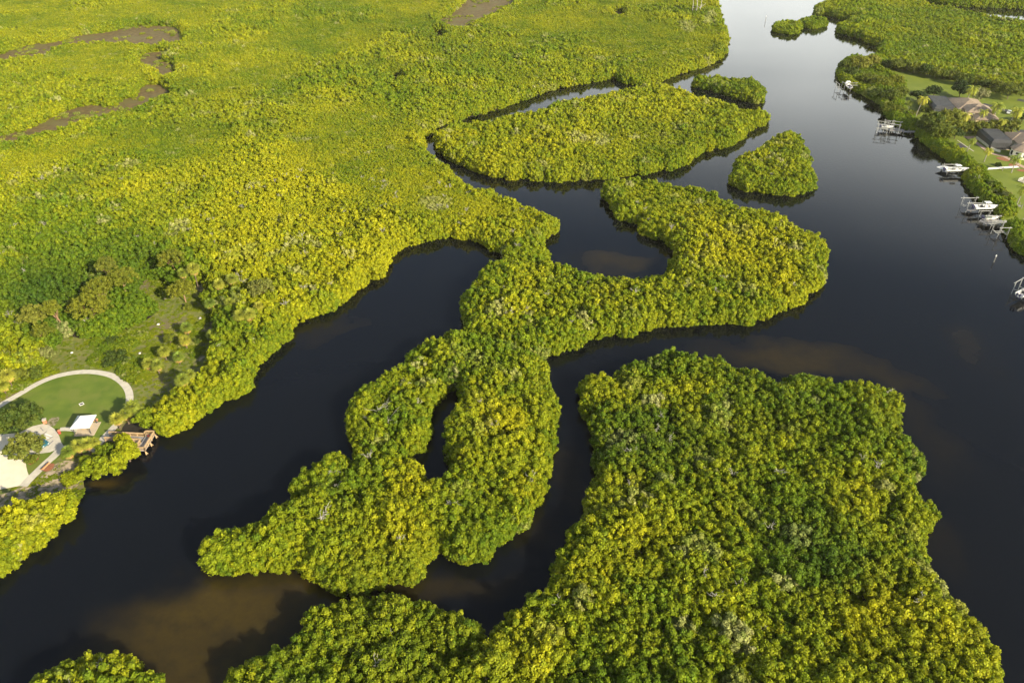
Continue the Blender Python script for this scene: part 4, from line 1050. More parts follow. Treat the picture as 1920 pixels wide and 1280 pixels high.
# ------------------------------------------------------------------ park furniture
def pavilion():
    P4 = [at(133, 804, 2.55), at(168, 802, 2.55), at(180, 778, 2.55), at(144, 780, 2.55)]
    c = sum(P4, Vector()) / 4
    rz = math.atan2(P4[1].y - P4[0].y, P4[1].x - P4[0].x)
    t = thing('picnic_pavilion', 'white pyramid-roofed picnic shelter on a tan slab beside the lawn', 'pavilion', (c.x, c.y, .42), rz)
    w_, d_ = 4.3, 4.6
    z0, z1 = 2.2, 3.9
    mb = MB(); k = [(-w_ / 2, -d_ / 2, z0), (w_ / 2, -d_ / 2, z0), (w_ / 2, d_ / 2, z0), (-w_ / 2, d_ / 2, z0)]
    ap = (0, 0, z1)
    for i in range(4):
        a, b = k[i], k[(i + 1) % 4]
        mb.quad([a, b, ap]); mb.quad([(a[0], a[1], z0 - .12), (b[0], b[1], z0 - .12), b, a])
    mb.quad([(q[0], q[1], z0 - .12) for q in k][::-1])
    rf = mb.build('roof', M_ROOFM, t)
    rb = MB()
    for i in range(4): rb.beam((k[i][0] * .98, k[i][1] * .98, z0 + .05), (0, 0, z1 + .03), .12, .06)
    rb.build('ridge_cap', M_WHITE, rf)
    sb = MB().box((.35, -.15, .02), (4.5, 4.7, .14)); sb.build('slab', M_SLAB, t)
    for x in (-1, 1):
        for y in (-1, 1): MB().box((x * 1.75, y * 1.85, 1.1), (.14, .14, 2.1)).build('post', M_FRAME, t)
    pt = thing('picnic_table', 'wooden picnic table in the shade under the white-roofed shelter', 'table', (c.x, c.y + .3, .5), rz + .1)
    MB().box((0, 0, .75), (1.8, .75, .06)).build('tabletop', M_WOOD, pt)
    for y in (-.7, .7): MB().box((0, y, .45), (1.8, .26, .05)).build('seat', M_WOOD, pt)
    for x in (-.65, .65):
        q = MB(); q.beam((x, -.7, .02), (x, .2, .72), .08, .08); q.beam((x, .7, .02), (x, -.2, .72), .08, .08); q.beam((x + .05, -.75, .4), (x + .05, .75, .4), .06, .06); q.build('leg', M_WOOD, pt)
    g = at(178, 789, .8)
    bb = thing('picnic_bench', 'brown bench at the back right corner of the shelter slab', 'bench', (g.x, g.y, .43), rz)
    MB().box((0, 0, .45), (1.4, .4, .06)).build('seat', M_BENCH, bb); MB().box((0, .22, .75), (1.4, .05, .35)).build('backrest', M_BENCH, bb)
    for x in (-.55, .55): MB().box((x, 0, .21), (.08, .36, .42)).build('leg', M_FRAME, bb)
pavilion()
g = at(153, 757.5, .4)
t = thing('storm_drain', 'small square drain with pale rim in the middle of the lawn', 'drain', (g.x, g.y, .43), .75)
mb = MB()
for a in range(4): mb.box((math.cos(a * math.pi / 2) * .42, math.sin(a * math.pi / 2) * .42, .04), (.16, .999, .08) if a % 2 == 0 else (.68, .16, .08))
mb.build('rim', M_WHITE, t); MB().box((0, 0, .015), (.66, .66, .03)).build('grate', M_BLACK, t)
def bin_(px, py, label, mat, lidm):
    g = at(px, py, .9); t = thing('trash_bin', label, 'bin', (g.x, g.y, .5), .3)
    MB().tube([(0, 0, 0), (0, 0, .9)], [.3, .34], 12).build('body', mat, t); MB().tube([(0, 0, .9), (0, 0, 1.02), (0, 0, 1.1)], [.37, .34, .1], 12).build('lid', lidm, t)
bin_(111, 810, 'dark red bin where the pavilion path meets the parking pad', M_RED, M_BRICK)
g = at(84.5, 791, .7)
t = thing('brick_pier', 'orange brick pier with pale cap at the top of the parking pad', 'pillar', (g.x, g.y, .45), .4)
MB().box((0, 0, .5), (.75, .75, 1.0)).build('shaft', M_BRICK, t); MB().box((0, 0, 1.06), (.88, .88, .12)).build('cap', M_CONC, t)
for px, py, rz, lb in ((79, 805, -.75, 'dark wheel stop on the upper part of the parking pad'), (95.5, 831, 1.35, 'grey wheel stop near the footpath junction')):
    g = at(px, py, .5); t = MB().box((0, 0, .075), (1.8, .18, .15), 0, .85).build('wheel_stop', M_DECK); t.location = (g.x, g.y, .51); t.rotation_euler = (0, 0, rz); tag(t, lb, 'wheel stop', 'wheel stops')
A_, B_ = at(77.5, 881, .9), at(91, 868, .9)
dv = B_ - A_; rz = math.atan2(dv.y, dv.x); c = (A_ + B_) / 2
t = thing('park_bench', 'long orange timber bench on mulch beside the footpath', 'bench', (c.x, c.y, .55), rz)
Lb = dv.length
MB().box((0, .1, .45), (Lb, .34, .06)).build('seat', M_BENCH, t); MB().box((0, -.34, .62), (Lb, .22, .3)).build('backrest', M_BENCH, t)
for x in (-.4, 0, .4): MB().box((x * Lb, -.05, .21), (.1, .4, .42)).build('leg', M_FRAME, t)
for px, py, s_, lb in ((296.5, 608, .42, 'white boulder in the open grass left of the meadow palms'), (376, 597, .5, 'pale upright boulder beside the trail'), (134.5, 661, .35, 'pale stone at the left end of the meadow'), (262, 662, .3, 'pale stone beside the leftmost meadow palm')):
    g = at(px, py, .5); bm = bmesh.new(); bmesh.ops.create_icosphere(bm, subdivisions=2, radius=s_)
    rr = random.Random(int(px))
    for v_ in bm.verts: v_.co *= rr.uniform(.8, 1.15); v_.co.z *= .75
    me = bpy.data.meshes.new('boulder'); bm.to_mesh(me); bm.free(); me.materials.append(M_ROCK)
    o = link('boulder', me); o.location = (g.x, g.y, .5); tag(o, lb, 'rock', 'pale stones in the meadow')

def car(px, py, rz, paint, label, z=.5):
    g = at(px, py, 1.0); t = thing('parked_car', label, 'car', (g.x, g.y, z), rz, 'parked cars')
    prof = [(-2.15, .45), (-2.2, .8), (-1.9, .98), (-1.2, 1.02), (-.75, 1.42), (.55, 1.46), (1.15, 1.02), (2.0, .88), (2.2, .7), (2.2, .4), (-2.15, .35)]
    mb = MB(); n = len(prof)
    ys = [(.86, 1.0), (.90, .97)]
    def wy(z_): return .88 if z_ < 1.03 else .68
    Lft = [(x, -wy(z_), z_) for x, z_ in prof]; Rt = [(x, wy(z_), z_) for x, z_ in prof]
    mb.v = Lft + Rt; mb.f = [tuple(range(n)), tuple(range(2 * n - 1, n - 1, -1))] + [(i, (i + 1) % n, n + (i + 1) % n, n + i) for i in range(n)]
    bd = mb.build('body', paint, t); bv = bd.modifiers.new('bevel', 'BEVEL'); bv.width = .06; bv.segments = 2
    q = MB()
    q.quad([(.62, -.6, 1.45), (.62, .6, 1.45), (1.13, .66, 1.06), (1.13, -.66, 1.06)]); q.build('windscreen', M_GLASS, t).location = (.02, 0, .03)
    q = MB(); q.quad([(-.8, -.6, 1.42), (-.8, .6, 1.42), (-1.2, .66, 1.06), (-1.2, -.66, 1.06)]); q.build('rear_window', M_GLASS, t).location = (-.02, 0, .03)
    for s_ in (-1, 1):
        q = MB(); q.quad([(-1.05, s_ * .84, 1.08), (-.7, s_ * .71, 1.36), (.5, s_ * .71, 1.38), (.95, s_ * .84, 1.08)]); q.build('side_window', M_GLASS, t)
        for x in (-1.35, 1.35):
            wv = MB().tube([(x, s_ * .7, .32), (x, s_ * .93, .32)], .33, 14).build('wheel', M_RUB, t); MB().tube([(x, s_ * .92, .32), (x, s_ * .945, .32)], .2, 10).build('rim', M_CONC, wv)
        MB().box((2.19, s_ * .6, .72), (.06, .3, .14)).build('headlight', M_WHITE, t)
car(76, 829, -.55, M_TEAL, 'dark teal car half hidden under the olive oak on the parking pad', .5)

# park dock: walkway to a T-head over the water
def dock_park():
    zd = 1.05
    far = [at(276, 816, zd), at(292, 815, zd), at(272, 843, zd), at(257, 839, zd)]
    W0 = (at(202, 820.5, zd) + Vector((0, 0, 0))); W1 = at(266, 824, zd)
    t = thing('fishing_dock', 'timber T-shaped fishing dock with railings reaching from the park into the river', 'dock', (W0.x, W0.y, 0), 0)
    o0 = Vector((W0.x, W0.y, 0))
    hd = (at(283, 814, zd) - at(264, 845, zd)); L2 = hd.length; hd.normalize(); hs = Vector((hd.y, -hd.x, 0))   # hs to the right (river side)
    hc = (at(283, 814, zd) + at(264, 845, zd)) / 2 - o0
    ww = 1.9; hw = 2.0
    wd = (W1 - W0).normalized(); wn = Vector((-wd.y, wd.x, 0))
    dk = MB(); dk.beam(Vector((0, 0, zd)), (W1 - o0), ww, .14); dk.build('walkway', M_DECK, t)
    h0, h1 = hc - hd * L2 / 2, hc + hd * L2 / 2
    hb = MB(); hb.beam((h0.x, h0.y, zd + .004), (h1.x, h1.y, zd + .004), hw, .15); hb.build('dock_head', M_DECK, t)
    def rail(a, b, name='railing'):
        a, b = Vector(a), Vector(b); q = MB(); Lr = (b - a).length; n = max(1, round(Lr / 1.8))
        up = Vector((0, 0, 1))
        for i in range(n + 1): q.beam(a.lerp(b, i / n) - up * .25, a.lerp(b, i / n) + up * 1.02, .12, .12)
        q.beam(a + up * 1.08, b + up * 1.08, .26, .06); q.beam(a + up * .2, b + up * .2, .05, .12)
        q.beam(a + up * .86, b + up * .86, .05, .12)
        m = max(2, int(Lr / .24))
        for i in range(m): p = a.lerp(b, (i + .5) / m); q.beam(p + up * .2, p + up * .9, .045, .045)
        q.build(name, M_WOOD, t)
    z = Vector((0, 0, zd))
    e = W1 - o0 - z + Vector((0, 0, 0)); e.z = 0
    jn = hc.copy(); jn.z = 0
    hl0 = Vector((h0.x, h0.y, zd)) - hs * hw / 2; hl1 = Vector((h1.x, h1.y, zd)) - hs * hw / 2
    hr0 = Vector((h0.x, h0.y, zd)) + hs * hw / 2; hr1 = Vector((h1.x, h1.y, zd)) + hs * hw / 2
    # point on the head's left side where the walkway arrives
    tt = ((e - Vector((hl0.x, hl0.y, 0))).dot(hd)); 
    half = ww / 2 / max(.5, abs(wn.dot(hd)))
    ja = hl0 + hd * (tt - half); jb = hl0 + hd * (tt + half)
    wl0 = wn * ww / 2 + z; wr0 = -wn * ww / 2 + z
    rail(wl0, jb); rail(wr0, ja); rail(ja, hl0); rail(jb, hl1); rail(hl1, hr1); rail(hr1, hr0); rail(hr0, hl0)
    for p in [hl0, hl1, hr0, hr1, (hr0 + hr1) / 2, (hl0 + hl1) / 2, ja, wl0.lerp(jb, .3), wl0.lerp(jb, .65), wr0.lerp(ja, .3), wr0.lerp(ja, .65)]:
        MB().tube([(p.x, p.y, -1.2), (p.x, p.y, zd - .05)], .14, 8).build('pile', M_WOOD, t)
    br = MB()
    for p in (hr0, (hr0 + hr1) / 2, hr1):
        br.beam(p + Vector((0, 0, -.25)), p + hs * .45 + Vector((0, 0, -.8)), .11, .11)
    br.build('brace', M_WOOD, t)
    g = hc + hd * L2 * .33
    bb = thing('tackle_box', 'small red box on the far corner of the fishing dock', 'box', (o0.x + g.x, o0.y + g.y, zd + .09), .4)
    MB().box((0, 0, .2), (.55, .35, .36)).build('body', M_BRICK, bb); MB().box((0, 0, .4), (.58, .38, .05)).build('lid', M_RED, bb)
dock_park()

# ------------------------------------------------------------------ the right bank: docks, lifts, boats
def pdock(name, label, pts, width, zd=1.1, piles=True, mat=None, group='private docks of the right bank', head=None, post_h=.9, step=2.6):
    P = [at(x, y, zd) for x, y in pts]
    o0 = Vector((P[0].x, P[0].y, 0)); t = thing(name, label, 'dock', o0, 0, group)
    Q = [Vector((p.x, p.y, zd)) - o0 for p in P]
    mb = MB()
    for i, (a, b) in enumerate(zip(Q, Q[1:])): mb.beam(a + Vector((0, 0, .004 * i)), b + Vector((0, 0, .004 * i)), width, .14)
    mb.build('walkway', mat or M_DECK, t)
    if head:
        for i, (x, y, lx, ly, rz) in enumerate(head):
            g = at(x, y, zd) - o0; MB().box((g.x, g.y, zd + .01 + .004 * i), (lx, ly, .15), rz).build('platform', mat or M_DECK, t)
    if piles:
        for a, b in zip(Q, Q[1:]):
            d = (b - a); n = max(1, int(d.length / step)); d.normalize(); nn = Vector((-d.y, d.x, 0)) * (width / 2 + .1)
            for i in range(n + 1):
                for s_ in (-1, 1):
                    p = a.lerp(b, i / n) + nn * s_
                    MB().tube([(p.x, p.y, -1), (p.x, p.y, zd + post_h)], .13, 6).build('pile', M_PILE, t)
    return t
def lift(px, py, rz, label, Lx=4.6, Ly=3.4, zt=3.6, extra=0, zc=1.5):
    """four piles, two long top beams and a cradle between them"""
    g = at(px, py, zt); t = thing('boat_lift', label, 'boat lift', (g.x, g.y, 0), rz, 'boat lifts of the right bank')
    for x in (-1, 1):
        for y in (-1, 1): MB().tube([(x * Lx * .38, y * Ly / 2, -1), (x * Lx * .38, y * Ly / 2, zt + .25 + extra)], .09, 6).build('post', M_LIFT, t)
    for y in (-1, 1):
        MB().beam((-Lx / 2, y * Ly / 2 + .18 * y, zt), (Lx / 2, y * Ly / 2 + .18 * y, zt), .16, .18).build('top_beam', M_LIFT, t)
    MB().box((Lx * .5, Ly / 2 + .2, zt + .15), (.32, .3, .32)).build('motor', M_LIFT, t)
    q = MB()
    for x in (-1, 1):
        q.beam((x * Lx * .3, -Ly / 2, zc), (x * Lx * .3, Ly / 2, zc), .13, .18)
        for y in (-1, 1): q.beam((x * Lx * .3, y * Ly / 2, zc), (x * Lx * .3, y * Ly / 2, zt), .035)
    for y in (-.5, .5): q.beam((-Lx * .45, y, zc + .2), (Lx * .45, y, zc + .2), .18, .14)
    q.build('cradle', M_LIFT, t)
    return t
def boat(px, py, rz, label, Lh=8.0, top=True, z=1.9, B=2.5, cover=None):
    g = at(px, py, z + .6); t = thing('motorboat', label, 'boat', (g.x, g.y, z), rz, 'motorboats of the right bank')
    # hull sections, stern at -x, bow at +x
    st = []; n = 9
    for i in range(n):
        u = i / (n - 1); x = -Lh / 2 + Lh * u
        b = B / 2 * (1 - max(0, (u - .45) / .55) ** 2.2) if u < 1 else .03
        b = max(b, .04); sh = .95 + .35 * u ** 2; kz = 0 + .75 * max(0, (u - .6) / .4) ** 2
        st.append([(x, -b, sh), (x, -b * .86, .35 + kz * .5), (x, 0, kz - .05), (x, b * .86, .35 + kz * .5), (x, b, sh)])
    mb = MB(); mb.v = [p for s_ in st for p in s_]
    for i in range(n - 1):
        for j in range(4): k_ = i * 5 + j; mb.f.append((k_, k_ + 1, k_ + 6, k_ + 5))
    mb.f.append((0, 1, 2, 3, 4))
    mb.build('hull', M_GEL, t)
    dk = MB()
    for i in range(n - 1):   # gunwale rim and sunken cockpit floor
        a, b = st[i], st[i + 1]
        for s_ in (0, 4):
            ia = (a[s_][0], a[s_][1] * .80, a[s_][2]); ib = (b[s_][0], b[s_][1] * .80, b[s_][2])
            dk.quad([a[s_], b[s_], ib, ia])
            if i < n * .6: dk.quad([ia, ib, (ib[0], ib[1], .5), (ia[0], ia[1], .5)])
        if i >= n * .6 - 1: dk.quad([(a[0][0], a[0][1] * .8, a[0][2]), (b[0][0], b[0][1] * .8, b[0][2]), (b[4][0], b[4][1] * .8, b[4][2]), (a[4][0], a[4][1] * .8, a[4][2])])
        if i < n * .6: dk.quad([(a[0][0], a[0][1] * .8, .5), (b[0][0], b[0][1] * .8, .5), (b[4][0], b[4][1] * .8, .5), (a[4][0], a[4][1] * .8, .5)])
    dk.build('deck', M_GEL, t)
    MB().box((-.1 * Lh / 8, 0, .95), (1.1, .9, .95), 0, .8).build('console', M_GEL, t); MB().quad([(.35, -.35, 1.42), (.35, .35, 1.42), (.12, .3, 1.75), (.12, -.3, 1.75)]).build('windscreen', M_GLASS, t)
    MB().box((-1.5, 0, .8), (.6, 1.2, .55)).build('seat', M_BLACK, t)
    for y in (-.42, .42):
        e = MB().box((-Lh / 2 - .35, y, 1.05), (.62, .42, .75), 0, .8).build('outboard_engine', M_ENG, t); MB().box((-Lh / 2 - .4, y, .35), (.25, .14, .9)).build('engine_leg', M_ENG, e)
    if top:
        tp = MB().box((.1, 0, 2.45), (2.3, 1.7, .12), 0, .9).build('hardtop', M_GEL, t)
        for x in (-.7, .8):
            for y in (-.6, .6): MB().beam((x * .8, y * .8, .6), (x, y, 2.4), .06).build('top_post', M_WHITE, tp)
    if cover: MB().box((-Lh * .2, 0, 1.05), (2.0, B * .85, .5), 0, .8).build('cover', cover, t)
    return t
# farthest dock
pdock('private_dock', 'farthest small dock on the point, with white boat lifts', [(1613, 164), (1596, 162)], 1.6, head=[(1604, 163, 7, 2.6, 0)])
lift(1577, 156, 1.57, 'slender white boat lift at the outer end of the farthest dock', 5.5, 3.0, 4.0)
lift(1601, 158, 0, 'low white lift between the farthest dock and the shore', 5.0, 3.6, 3.4)
boat(1590, 160, 1.45, 'white boat lifted upright on the farthest dock', 8.5, z=2.2)
# second dock
pdock('private_dock', 'grey angled dock with railed lifts in front of the first house', [(1719, 247), (1692, 247), (1678, 242), (1664, 236), (1655, 232)], 1.9, head=[(1681, 244, 6, 3.4, -.3)])
lift(1657, 231, -.35, 'outermost white boat lift of the angled dock', 5.5, 4.2, 4.2)
lift(1668, 229, -.35, 'middle white boat lift of the angled dock', 4.5, 3.6, 4.2, .4)
lift(1681, 231, -.45, 'inner white lift of the angled dock, near the mangroves', 4.6, 4.2, 4.2)
boat(1664, 238, -.15, 'small pale skiff lying low at the angled dock', 5.5, top=False, z=1.1, B=2.0)
# third dock with the long white walkway
pdock('private_dock', 'long white walkway crossing the garden lawn and the mangroves to a boat', [(1909, 312.5), (1878, 314.5), (1842, 317), (1812, 315.5), (1782, 314.5), (1768, 311.5)], 1.5, mat=M_WHITE, zd=1.3, post_h=.35, step=4.5, head=[(1772, 316, 3.6, 5.0, .5)])
lift(1785, 312, .02, 'boat lift at the end of the long white walkway', 6.0, 3.8, 2.8, .4, 1.2)
boat(1794, 318, .03, 'white centre-console boat with hardtop at the end of the long walkway', 9.4, z=1.5, B=2.8)
# fourth: the white boat above the pair of lifts
pdock('private_dock', 'narrow dock behind the biggest white boat', [(1914, 385.5), (1878, 386.5), (1848, 389), (1820, 389.5)], 1.2, zd=1.2, step=3.5, head=[(1818, 391, 3.2, 3.2, 0)])
lift(1824, 376, 0, 'empty white lift standing in open water beside the biggest white boat', 6.2, 4.2, 3.8, .5)
boat(1849, 388, .03, 'biggest white motorboat, bow towards the mangroves, twin dark engines', 8.6, z=1.9, B=3.0)
# fifth
pdock('private_dock', 'last long dock with a pointed platform and three white lift frames', [(1990, 413), (1920, 415.5), (1894, 418), (1872, 419), (1850, 416)], 1.4, zd=1.2, step=3.2, head=[(1862, 416, 7.5, 3.4, 0), (1846, 414.5, 3.2, 2.4, .7)])
lift(1854, 400, 0, 'white lift frame between the biggest boat and the last dock', 4.4, 3.6, 3.6)
lift(1868, 410, 0, 'middle white lift frame over the last dock', 5.2, 3.4, 3.4, .3)
lift(1880, 422, 0, 'near white lift frame below the last dock, its posts mirrored in the water', 4.2, 3.8, 4.2)
boat(1858, 408.5, .05, 'small boat under a green cover between the lift frames', 5.2, top=False, z=1.2, B=1.9, cover=M_GREENP)
pdock('private_dock', 'dock at the right edge beside the cut-off white boat', [(1985, 556), (1921, 558)], 1.6, zd=1.1, step=3.5)
lift(1924, 532, .6, 'white lift at the right edge of the picture', 5.0, 4.0, 3.8)
boat(1925, 547, .55, 'white boat cut off by the right edge of the picture', 8.0, z=1.6, B=2.6)
def marker(px, py, h, label):
    g = at(px, py, 0); t = thing('channel_marker', label, 'channel marker', (g.x, g.y, 0), .3, 'channel markers')
    MB().tube([(0, 0, -1), (0, 0, h - .35)], [.15, .13], 8).build('pole', M_PILE, t); MB().tube([(0, 0, h - .35), (0, 0, h), (0, 0, h + .3)], [.20, .20, .03], 8).build('cap', M_WHITE, t)
marker(1863, 492, 2.5, 'single white-capped marker pole in the dark water near the docks')
marker(1435, 41, 3.6, 'tiny marker pole in the pale far water left of the round clumps')

# ------------------------------------------------------------------ garden surfaces and houses
ribbon('driveway', pxs([(1912, 243), (1935, 262), (1960, 285)], .4), 4.0, 0.40, M_ASPH)
ribbon('driveway', pxs([(1843, 195), (1860, 199), (1885, 207), (1915, 215), (1960, 235)], .4), 3.6, 0.40, M_ASPH)
ribbon('driveway', pxs([(1908, 187), (1935, 192), (1980, 200)], .4), 4.0, 0.40, M_ASPH)
ribbon('garden_path', pxs([(1810, 256), (1822, 262), (1840, 274), (1858, 288), (1880, 292), (1893, 298), (1905, 306), (1925, 316), (1960, 330)], .4), 2.0, 0.40, M_PAVER)
sheet('garden_patio', [pxs([(1808, 256), (1826, 255), (1836, 262), (1826, 266)], .4)], .402, M_PAVER)
for q in ([(1864, 295), (1884, 294), (1896, 303), (1880, 302)], [(1888, 308), (1905, 304), (1915, 312), (1900, 316)], [(1905, 317), (1935, 318), (1935, 324), (1908, 321)]):
    sheet('mulch_bed', [smooth_loop(pxs(q, .4), 1)], .398, M_MULCH)
sheet('garden_patio', [pxs([(1794, 270), (1803, 268), (1816, 276), (1803, 279)], .4)], .399, M_ASPH)
ribbon('garden_edging', pxs([(1795, 263), (1808, 272), (1826, 284)], .4), .45, .412, M_CONC)

def roof_piece(mb, cx, cy, w_, d_, z0, h, rz, over=.6):
    """hip roof with its ridge along the longer side"""
    w_ += over * 2; d_ += over * 2; cr, sr = math.cos(rz), math.sin(rz)
    def T(x, y, z): return (cx + x * cr - y * sr, cy + x * sr + y * cr, z)
    if w_ >= d_: r1, r2 = (-(w_ - d_) / 2, 0), ((w_ - d_) / 2, 0)
    else: r1, r2 = (0, -(d_ - w_) / 2), (0, (d_ - w_) / 2)
    c = [(-w_ / 2, -d_ / 2), (w_ / 2, -d_ / 2), (w_ / 2, d_ / 2), (-w_ / 2, d_ / 2)]
    c3 = [T(x, y, z0) for x, y in c]; b3 = [T(x, y, z0 - .22) for x, y in c]
    R1, R2 = T(*r1, z0 + h), T(*r2, z0 + h)
    if w_ >= d_: fs = [[c3[0], c3[1], R2, R1], [c3[1], c3[2], R2], [c3[2], c3[3], R1, R2], [c3[3], c3[0], R1]]
    else: fs = [[c3[0], c3[1], R1], [c3[1], c3[2], R2, R1], [c3[2], c3[3], R2], [c3[3], c3[0], R1, R2]]
    for q in fs: mb.quad(q)
    for i in range(4): mb.quad([b3[i], b3[(i + 1) % 4], c3[(i + 1) % 4], c3[i]])
    mb.quad(b3[::-1])
def house(name, label, c, rz, mods, wallm, roofm, windows, octo=None):
    t = thing(name, label, 'house', (c[0], c[1], .34), rz, 'houses of the right bank')
    for i, (x, y, w_, d_, h, rh) in enumerate(mods):
        MB().box((x, y, h / 2), (w_ - .01 * i, d_ - .01 * i, h)).build('wall', wallm, t)
        q = MB(); roof_piece(q, x, y, w_, d_, h + .02 * i, rh, 0); q.build('roof', roofm, t)
    if octo:
        x, y, r_, h, rh = octo
        a = [(x + r_ * math.cos(k * math.pi / 4 + .39), y + r_ * math.sin(k * math.pi / 4 + .39)) for k in range(8)]
        q = MB(); 
        for i in range(8): (x1, y1), (x2, y2) = a[i], a[(i + 1) % 8]; q.quad([(x1, y1, 0), (x2, y2, 0), (x2, y2, h), (x1, y1, h)])
        q.build('bay_wall', wallm, t)
        q = MB(); b = [(x + (r_ + .6) * math.cos(k * math.pi / 4 + .39), y + (r_ + .6) * math.sin(k * math.pi / 4 + .39)) for k in range(8)]
        for i in range(8):
            (x1, y1), (x2, y2) = b[i], b[(i + 1) % 8]; q.quad([(x1, y1, h), (x2, y2, h), (x, y, h + rh)]); q.quad([(x1, y1, h - .22), (x2, y2, h - .22), (x2, y2, h), (x1, y1, h)])
        q.build('bay_roof', roofm, t)
        for i in (2, 3, 4, 5):
            (x1, y1), (x2, y2) = a[i], a[(i + 1) % 8]; m_ = ((x1 + x2) / 2, (y1 + y2) / 2); an = math.atan2(y2 - y1, x2 - x1)
            hh = 1.7 if i != 4 else .8
            fr = MB().box((m_[0], m_[1], 1.75 if hh > 1 else 2.2), (1.7, .1, hh + .15), an).build('window', M_WHITE, t)
            MB().box((m_[0], m_[1], 1.75 if hh > 1 else 2.2), (1.5, .16, hh), an).build('pane', M_GLASS, fr)
    for x, y, w_, h, z, rzz in windows:
        fr = MB().box((x, y, z), (w_ + .2, .1, h + .2), rzz).build('window', M_WHITE, t); MB().box((x, y, z), (w_, .16, h), rzz).build('pane', M_GLASS, fr)
    return t
def cage(name, label, c, rz, w_, d_, h, parent_house=None, pool=True, rib=2.2):
    """screened pool enclosure: bronze bars, dark mesh, sloped edges"""
    t = thing(name, label, 'pool enclosure', (c[0], c[1], .36), rz, 'screened pool enclosures')
    m_ = MB(); s_ = 1.0; X, Y = w_ / 2, d_ / 2; z1, z2 = h, h + .9
    o4 = [(-X, -Y), (X, -Y), (X, Y), (-X, Y)]; i4 = [(-X + s_, -Y + s_), (X, -Y + s_), (X, Y - s_), (-X + s_, Y - s_)]
    for i in range(4):
        j = (i + 1) % 4; m_.quad([(*o4[i], .1), (*o4[j], .1), (*o4[j], z1), (*o4[i], z1)]); m_.quad([(*o4[i], z1), (*o4[j], z1), (*i4[j], z2), (*i4[i], z2)])
    m_.quad([(*q, z2) for q in i4]); m_.build('mesh_screen', M_SCREEN, t)
    b = MB()
    n = int(d_ / rib)
    for i in range(n + 1):
        y = -Y + d_ * i / n; yy = max(-Y + s_, min(Y - s_, y))
        for x in (-X, X): b.beam((x, y, 0), (x, y, z1), .08)
        b.beam((-X, y, z1), (-X + s_, yy, z2), .08); b.beam((-X + s_, yy, z2), (X, yy, z2), .08)
    n = int(w_ / rib)
    for i in range(n + 1):
        x = -X + w_ * i / n
        for y in (-Y, Y): b.beam((x, y, 0), (x, y, z1), .08)
    for i in range(4):
        j = (i + 1) % 4
        for z, q in ((z1, o4), (1.2, o4), (z2, i4)): b.beam((*q[i], z), (*q[j], z), .09)
    b.build('frame', M_FRAME, t)
    MB().box((0, 0, .06), (w_ + .5, d_ + .5, .14)).build('floor_slab', M_SLAB, t)
    if pool:
        pl = thing('swimming_pool', 'blue-green pool inside the dark screen enclosure of the ' + ('first' if 'first' in label else 'second') + ' house', 'pool', (c[0], c[1], .5), rz, 'swimming pools')
        q = MB(); pts = [(w_ * .28 * math.cos(k * .3927) * (1 + .15 * math.sin(k * .785)), d_ * .36 * math.sin(k * .3927), .03) for k in range(16)]
        q.quad(pts); q.build('pool_water', M_POOL, pl)
        e = MB(); P2 = [Vector(p) for p in pts]
        for a_, b_ in zip(P2, P2[1:] + P2[:1]): e.beam(a_, b_, .3, .08)
        e.build('coping', M_CONC, pl)
    return t
H1R = -.20
house('house', 'first house, long clay-tiled hip roofs behind a big dark pool screen', (218.0, 364.5), H1R,
      [(0, 5, 12.5, 16, 3.2, 2.4), (1.5, -6.5, 11, 10, 4.2, 2.6), (-2.0, -1.5, 9, 8, 3.4, 2.0), (3, -13.5, 9.5, 8, 2.9, 1.9)], M_YSTUC, M_TILE,
      [(-1.0, -11.56, 2.0, 1.6, 2.6, 0), (4.0, -17.56, 3.0, 1.4, 1.4, 0), (-4.05, -6.5, 1.4, 1.5, 2.4, 1.571), (-6.56, -2.0, 1.4, 1.6, 1.7, 1.571)])
cage('pool_enclosure', 'dark flat-topped screen enclosure on the river side of the first house', (206.8, 371.5), H1R, 9.0, 19, 3.0)
house('house', 'second house with cream octagonal bay and brown tiled roofs at the right edge', (219.5, 316.0), -.12,
      [(1.0, 4.5, 12, 15, 3.3, 2.6), (6.5, -5.5, 14, 10, 4.0, 2.8), (-1.0, 7.0, 9, 7, 3.2, 1.8), (14, -13, 12, 9, 3.1, 2.2)], M_STUC, M_TILE,
      [(2.2, -10.56, 1.6, 1.5, 1.9, 0), (5.5, -10.56, 1.6, 1.5, 1.9, 0), (9.5, -17.56, 2.0, 1.5, 1.7, 0)], octo=(-6.3, -8.5, 4.1, 3.5, 2.3))
cage('pool_enclosure', 'dark screen enclosure with a blue-green pool beside the second house', (209.0, 324.5), -.12, 8.0, 16, 3.0)
gw = thing('garden_wall', 'low white wall along the pool enclosure of the second house', 'wall', (*at(1831, 263, .4).xy, .4), 0)
o0 = gw.location
P3 = [at(*q, .9) for q in ((1831, 257), (1845, 268), (1860, 279), (1876, 284))]
for i, (a, b) in enumerate(zip(P3, P3[1:])):
    q = MB(); q.beam(Vector((a.x - o0.x, a.y - o0.y, .45 + .002 * i)), Vector((b.x - o0.x, b.y - o0.y, .45 + .002 * i)), .35, .9); q.build('wall_section', M_STUC, gw)
g = at(1916, 338, .8)
t = thing('playhouse', 'white railed pet pen on the lawn at the right edge', 'pen', (g.x + .8, g.y, .4), .5)
q = MB()
for x, y, rz in ((0, -1.2, 0), (0, 1.2, 0), (-1.8, 0, 1.571), (1.8, 0, 1.571)):
    Lr = 3.6 if rz == 0 else 2.4
    for k in range(int(Lr / .3) + 1):
        u = -Lr / 2 + k * .3; q.box((x + (u if rz == 0 else 0), y + (u if rz else 0), .5), (.07, .07, 1.0))
    q.box((x, y, 1.0), (Lr, .1, .1), rz); q.box((x, y, .2), (Lr, .08, .08), rz)
